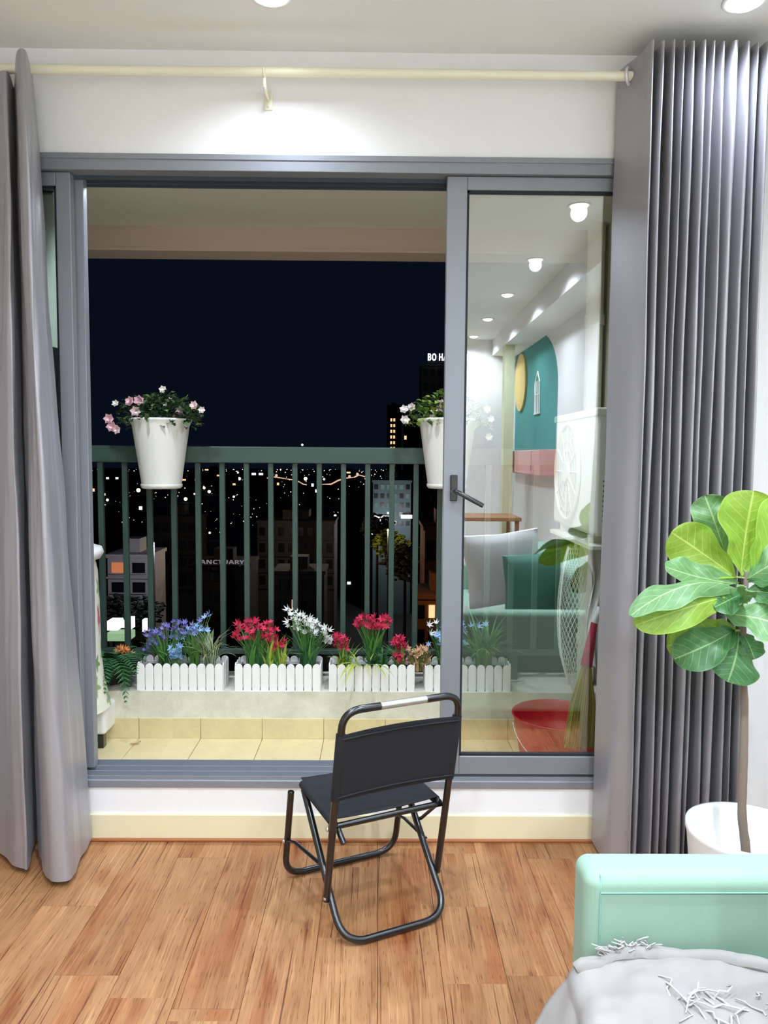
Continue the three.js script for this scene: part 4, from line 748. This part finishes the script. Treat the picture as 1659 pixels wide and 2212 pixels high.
const shop = building('glass fronted block with a bright white ground floor right of centre', 806, 888, 1042, 170, 0x46565c, { nx: 6, ny: 5, storey: 2.0, lit: (i, j) => j > 3 ? null : rnd() < 0.4 ? glowMat(0x9fc6c4, 0.22) : null });
{ const s = thing('shop_front_light', 'bright white shop front strip glowing behind the railing bars', 'lights'), a = at(808, 1114, 168), b = at(846, 1126, 168), c = at(866, 1112, 168), d = at(890, 1120, 168);
  part('light_strip', box(a.x, b.y, a.z, b.x, a.y, a.z + 0.4), glowMat(0xffffff, 2), s); part('light_strip', box(c.x, d.y, c.z, d.x, c.y, c.z + 0.4), glowMat(0xffffff, 2), s);
  const pl = new THREE.PointLight(0xffffff, 420 * GLOW, 0, 2); pl.position.copy(at(850, 1128, 160)); pl.castShadow = true; s.add(pl); }
for (let i = 0; i < 22; i++) { const u = 150 + i * 42 + rr(-12, 12), D = rr(260, 900), v = 984 + (1.45 - GROUND - rr(8, 26)) * FOCAL / D; building('small dark building far off in the night city', u, u + rr(18, 48), v, D, 0x15171a, { nx: 3, ny: 3, lit: pick(0.12, rnd() < 0.6 ? LITW : LITC) }).userData.group = 'small dark buildings of the far city'; }
{ // far street lamps and windows: too many and too small to count
  const list = [], add = (u, v, D, s) => { const p = at(u, v, D); list.push(new THREE.IcosahedronGeometry(s * D / FOCAL, 1).translate(p.x, p.y, p.z)); };
  for (let i = 0; i < 420; i++) { const v = 1014 + Math.pow(rnd(), 2.2) * 130, D = 35.45 * FOCAL / (v - 984) * 0.8; add(rr(195, 950), v, D, rr(0.35, 1.15)); }
  for (const [u, v, s] of [[408, 1023, 4], [471, 1029, 4.5], [299, 1059, 4.5], [401, 1078, 4], [441, 1054, 3], [452, 1062, 3.5], [517, 1034, 3.5], [514, 1021, 2], [505, 1073, 2.5], [226, 1068, 2.5], [232, 1080, 3], [207, 1083, 4], [420, 1067, 2], [660, 1034, 4], [700, 1035, 2.5], [724, 1114, 3], [702, 1073, 3.5], [820, 1196, 5], [806, 1152, 4], [773, 1222, 2.5], [453, 1151, 2.5], [476, 1150, 2], [653, 961, 2.5]]) add(u, v, Math.min(1500, 35.45 * FOCAL / Math.max(20, v - 984) * 0.9), s);
  const cool = part('city_lights', list, glowMat(0xfff1dc, 1.6), scene); cool.userData = { kind: 'stuff', label: 'scattered points of light over the night city', category: 'lights' };
  const road = []; let prev = null;
  for (const [u, v] of [[541, 1033], [570, 1034], [590, 1030], [605, 1032], [622, 1035], [640, 1037], [655, 1046], [680, 1050], [700, 1046], [715, 1046], [730, 1038], [745, 1033], [765, 1031], [775, 1026], [790, 1030]]) { const p = at(u, v, 640); if (prev) road.push(sweep([prev, p], () => rr(0.25, 0.7), 6)); prev = p; }
  for (const [u, v] of [[755, 1029], [772, 1024], [668, 1049], [690, 1052], [597, 1027], [818, 1038]]) { const p = at(u, v, 640); road.push(new THREE.SphereGeometry(1.1, 8, 6).translate(p.x, p.y, p.z)); }
  const r = part('street_light_chain', road, glowMat(0xf0c8a8, 1.0), scene); r.userData = { kind: 'stuff', label: 'warm chain of street lights winding along the far avenue', category: 'lights' };
}
// trees of the street below
function tree(label, u, v, D, s, color, group) {
  const p = at(u, v, D), t = thing('street_tree', label, 'tree', [p.x, GROUND, p.z], 0, group), h = p.y - GROUND;
  part('trunk', cyl(V(0, 0, 0), V(0, h, 0), 0.3, 0.2, 8), mat(0x3a2f25, 0.9), t);
  const list = [], blob = new THREE.IcosahedronGeometry(1, 0);
  for (let i = 0; i < 420; i++) { const a = rr(0, 6.28), c = rr(-1, 1), q = Math.pow(rnd(), 0.4), w = Math.sqrt(1 - c * c) * q * (1 + 0.3 * N(Math.cos(a) * 2 + u, c * 2, Math.sin(a) * 2)), z = s * rr(0.07, 0.15); list.push(blob.clone().rotateX(a).scale(z, z * 0.6, z).translate(Math.cos(a) * w * s, c * q * s * 0.85 + h, Math.sin(a) * w * s)); }
  part('crown', list, mat(color, 0.95), t).userData.kind = 'stuff'; return t;
}
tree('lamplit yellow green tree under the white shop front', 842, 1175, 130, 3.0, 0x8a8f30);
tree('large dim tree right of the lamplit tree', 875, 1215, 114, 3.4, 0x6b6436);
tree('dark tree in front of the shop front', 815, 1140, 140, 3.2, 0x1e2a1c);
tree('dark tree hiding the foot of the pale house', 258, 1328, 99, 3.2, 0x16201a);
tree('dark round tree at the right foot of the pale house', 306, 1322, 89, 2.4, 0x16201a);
{ const s = thing('lit_kiosk', 'glowing white garden kiosk low at the left between the bars', 'kiosk', at(262, 1372, 84)); const k = 84 / FOCAL;
  part('awning', [box(-32 * k, 10 * k, -2, -8 * k, 30 * k, 0), box(-8 * k, 16 * k, -2, 10 * k, 26 * k, 0), box(8 * k, 10 * k, -2, 18 * k, 34 * k, 0)], glowMat(0xf4fff2, 1.5), s);
  part('counter', box(-32 * k, -12 * k, -2, 18 * k, 4 * k, 0.3), glowMat(0xa6cfa0, 0.7), s); part('sign_light', box(46 * k, 8 * k, -1, 52 * k, 34 * k, 0), glowMat(0xffffff, 1.6), s); part('post', box(-1, GROUND - s.position.y, -1.2, 0, -12 * k, -0.8), mat(0x333333, 0.9), s);
  const pl = new THREE.PointLight(0xf6fff4, 30 * GLOW, 0, 2); pl.position.set(0, 2.5, 6); pl.castShadow = true; s.add(pl); }
function streetLamp(label, u, v, D, cd, color = 0xffe2b8) {
  const p = at(u, v, D), t = thing('street_lamp', label, 'street lamp', [p.x, GROUND, p.z]), h = p.y - GROUND;
  part('pole', pipe([V(0, 0, -0.6), V(0, h + 0.3, -0.6), V(0, h + 0.25, 0)], 0.09, 0.5), M.aluDark, t);
  part('lamp', new THREE.SphereGeometry(0.22, 12, 8).scale(1, 0.6, 1).translate(0, h, 0), glowMat(color, 1.6), t);
  const pl = new THREE.PointLight(color, cd * GLOW, 0, 2); pl.position.set(0, h - 0.2, 0); pl.castShadow = true; t.add(pl); return t;
}
streetLamp('street lamp lighting the front of the pale house', 329, 1176, 90, 200, 0xf4f0ff);
streetLamp('street lamp glowing between the lit trees', 838, 1145, 121, 90, 0xfff0a8);
streetLamp('street lamp lighting the long beige block', 640, 1118, 134, 170, 0xffe8d0);
streetLamp('street lamp over the dark blocks left of centre', 484, 1165, 112, 60, 0xffe0c0);
streetLamp('street lamp in front of the orange brown building', 985, 1215, 74, 45, 0xffc890);
// signs
const font = await new FontLoader().loadAsync('fonts/droid/droid_sans_bold.typeface.json');
function sign(name, label, text, u0, u1, v, D, hpx, m, more) {
  const size = hpx * D / FOCAL, g = new TextGeometry(text, { font, size, depth: size * 0.15, curveSegments: 4 }); g.computeBoundingBox(); const bb = g.boundingBox, a = at(u0, v, D), w = at(u1, v, D).x - a.x;
  g.translate(-bb.min.x, 0, 0); g.scale(w / (bb.max.x - bb.min.x), 1, 1);
  const t = thing(name, label, 'sign', [a.x, a.y, -D]); part('lettering', g, m, t); if (more) { const [tx, ua, ub] = more, g2 = new TextGeometry(tx, { font, size, depth: size * 0.15, curveSegments: 4 }); g2.computeBoundingBox(); const b2 = g2.boundingBox, xa = at(ua, v, D).x - a.x, xb = at(ub, v, D).x - a.x; g2.translate(-b2.min.x, 0, 0); g2.scale((xb - xa) / (b2.max.x - b2.min.x), 1, 1); g2.translate(xa, 0, 0); part('lettering', g2, m, t); }
  part('support', [box(0, -size * 0.25, -0.25, w, -size * 0.12, -0.05), ...[0.1, 0.5, 0.9].map((k) => box(w * k - 0.1, -size * 0.6, -0.25, w * k + 0.1, size * 0.9, -0.05))], M.aluDark, t); return t;
}
sign('roof_sign', 'glowing white roof sign letters on the dark tower beside the stile', 'BO HA', 924, 967, 779, 188, 15, glowMat(0xffffff, 1.8), ['OC', 1005, 1033]);
sign('roof_sign', 'faint white sign letters between the bars left of centre', 'SANCTUARY', 424, 528, 1218, 118, 9, glowMat(0xd9d2dc, 0.28));

renderer.render(scene, camera);
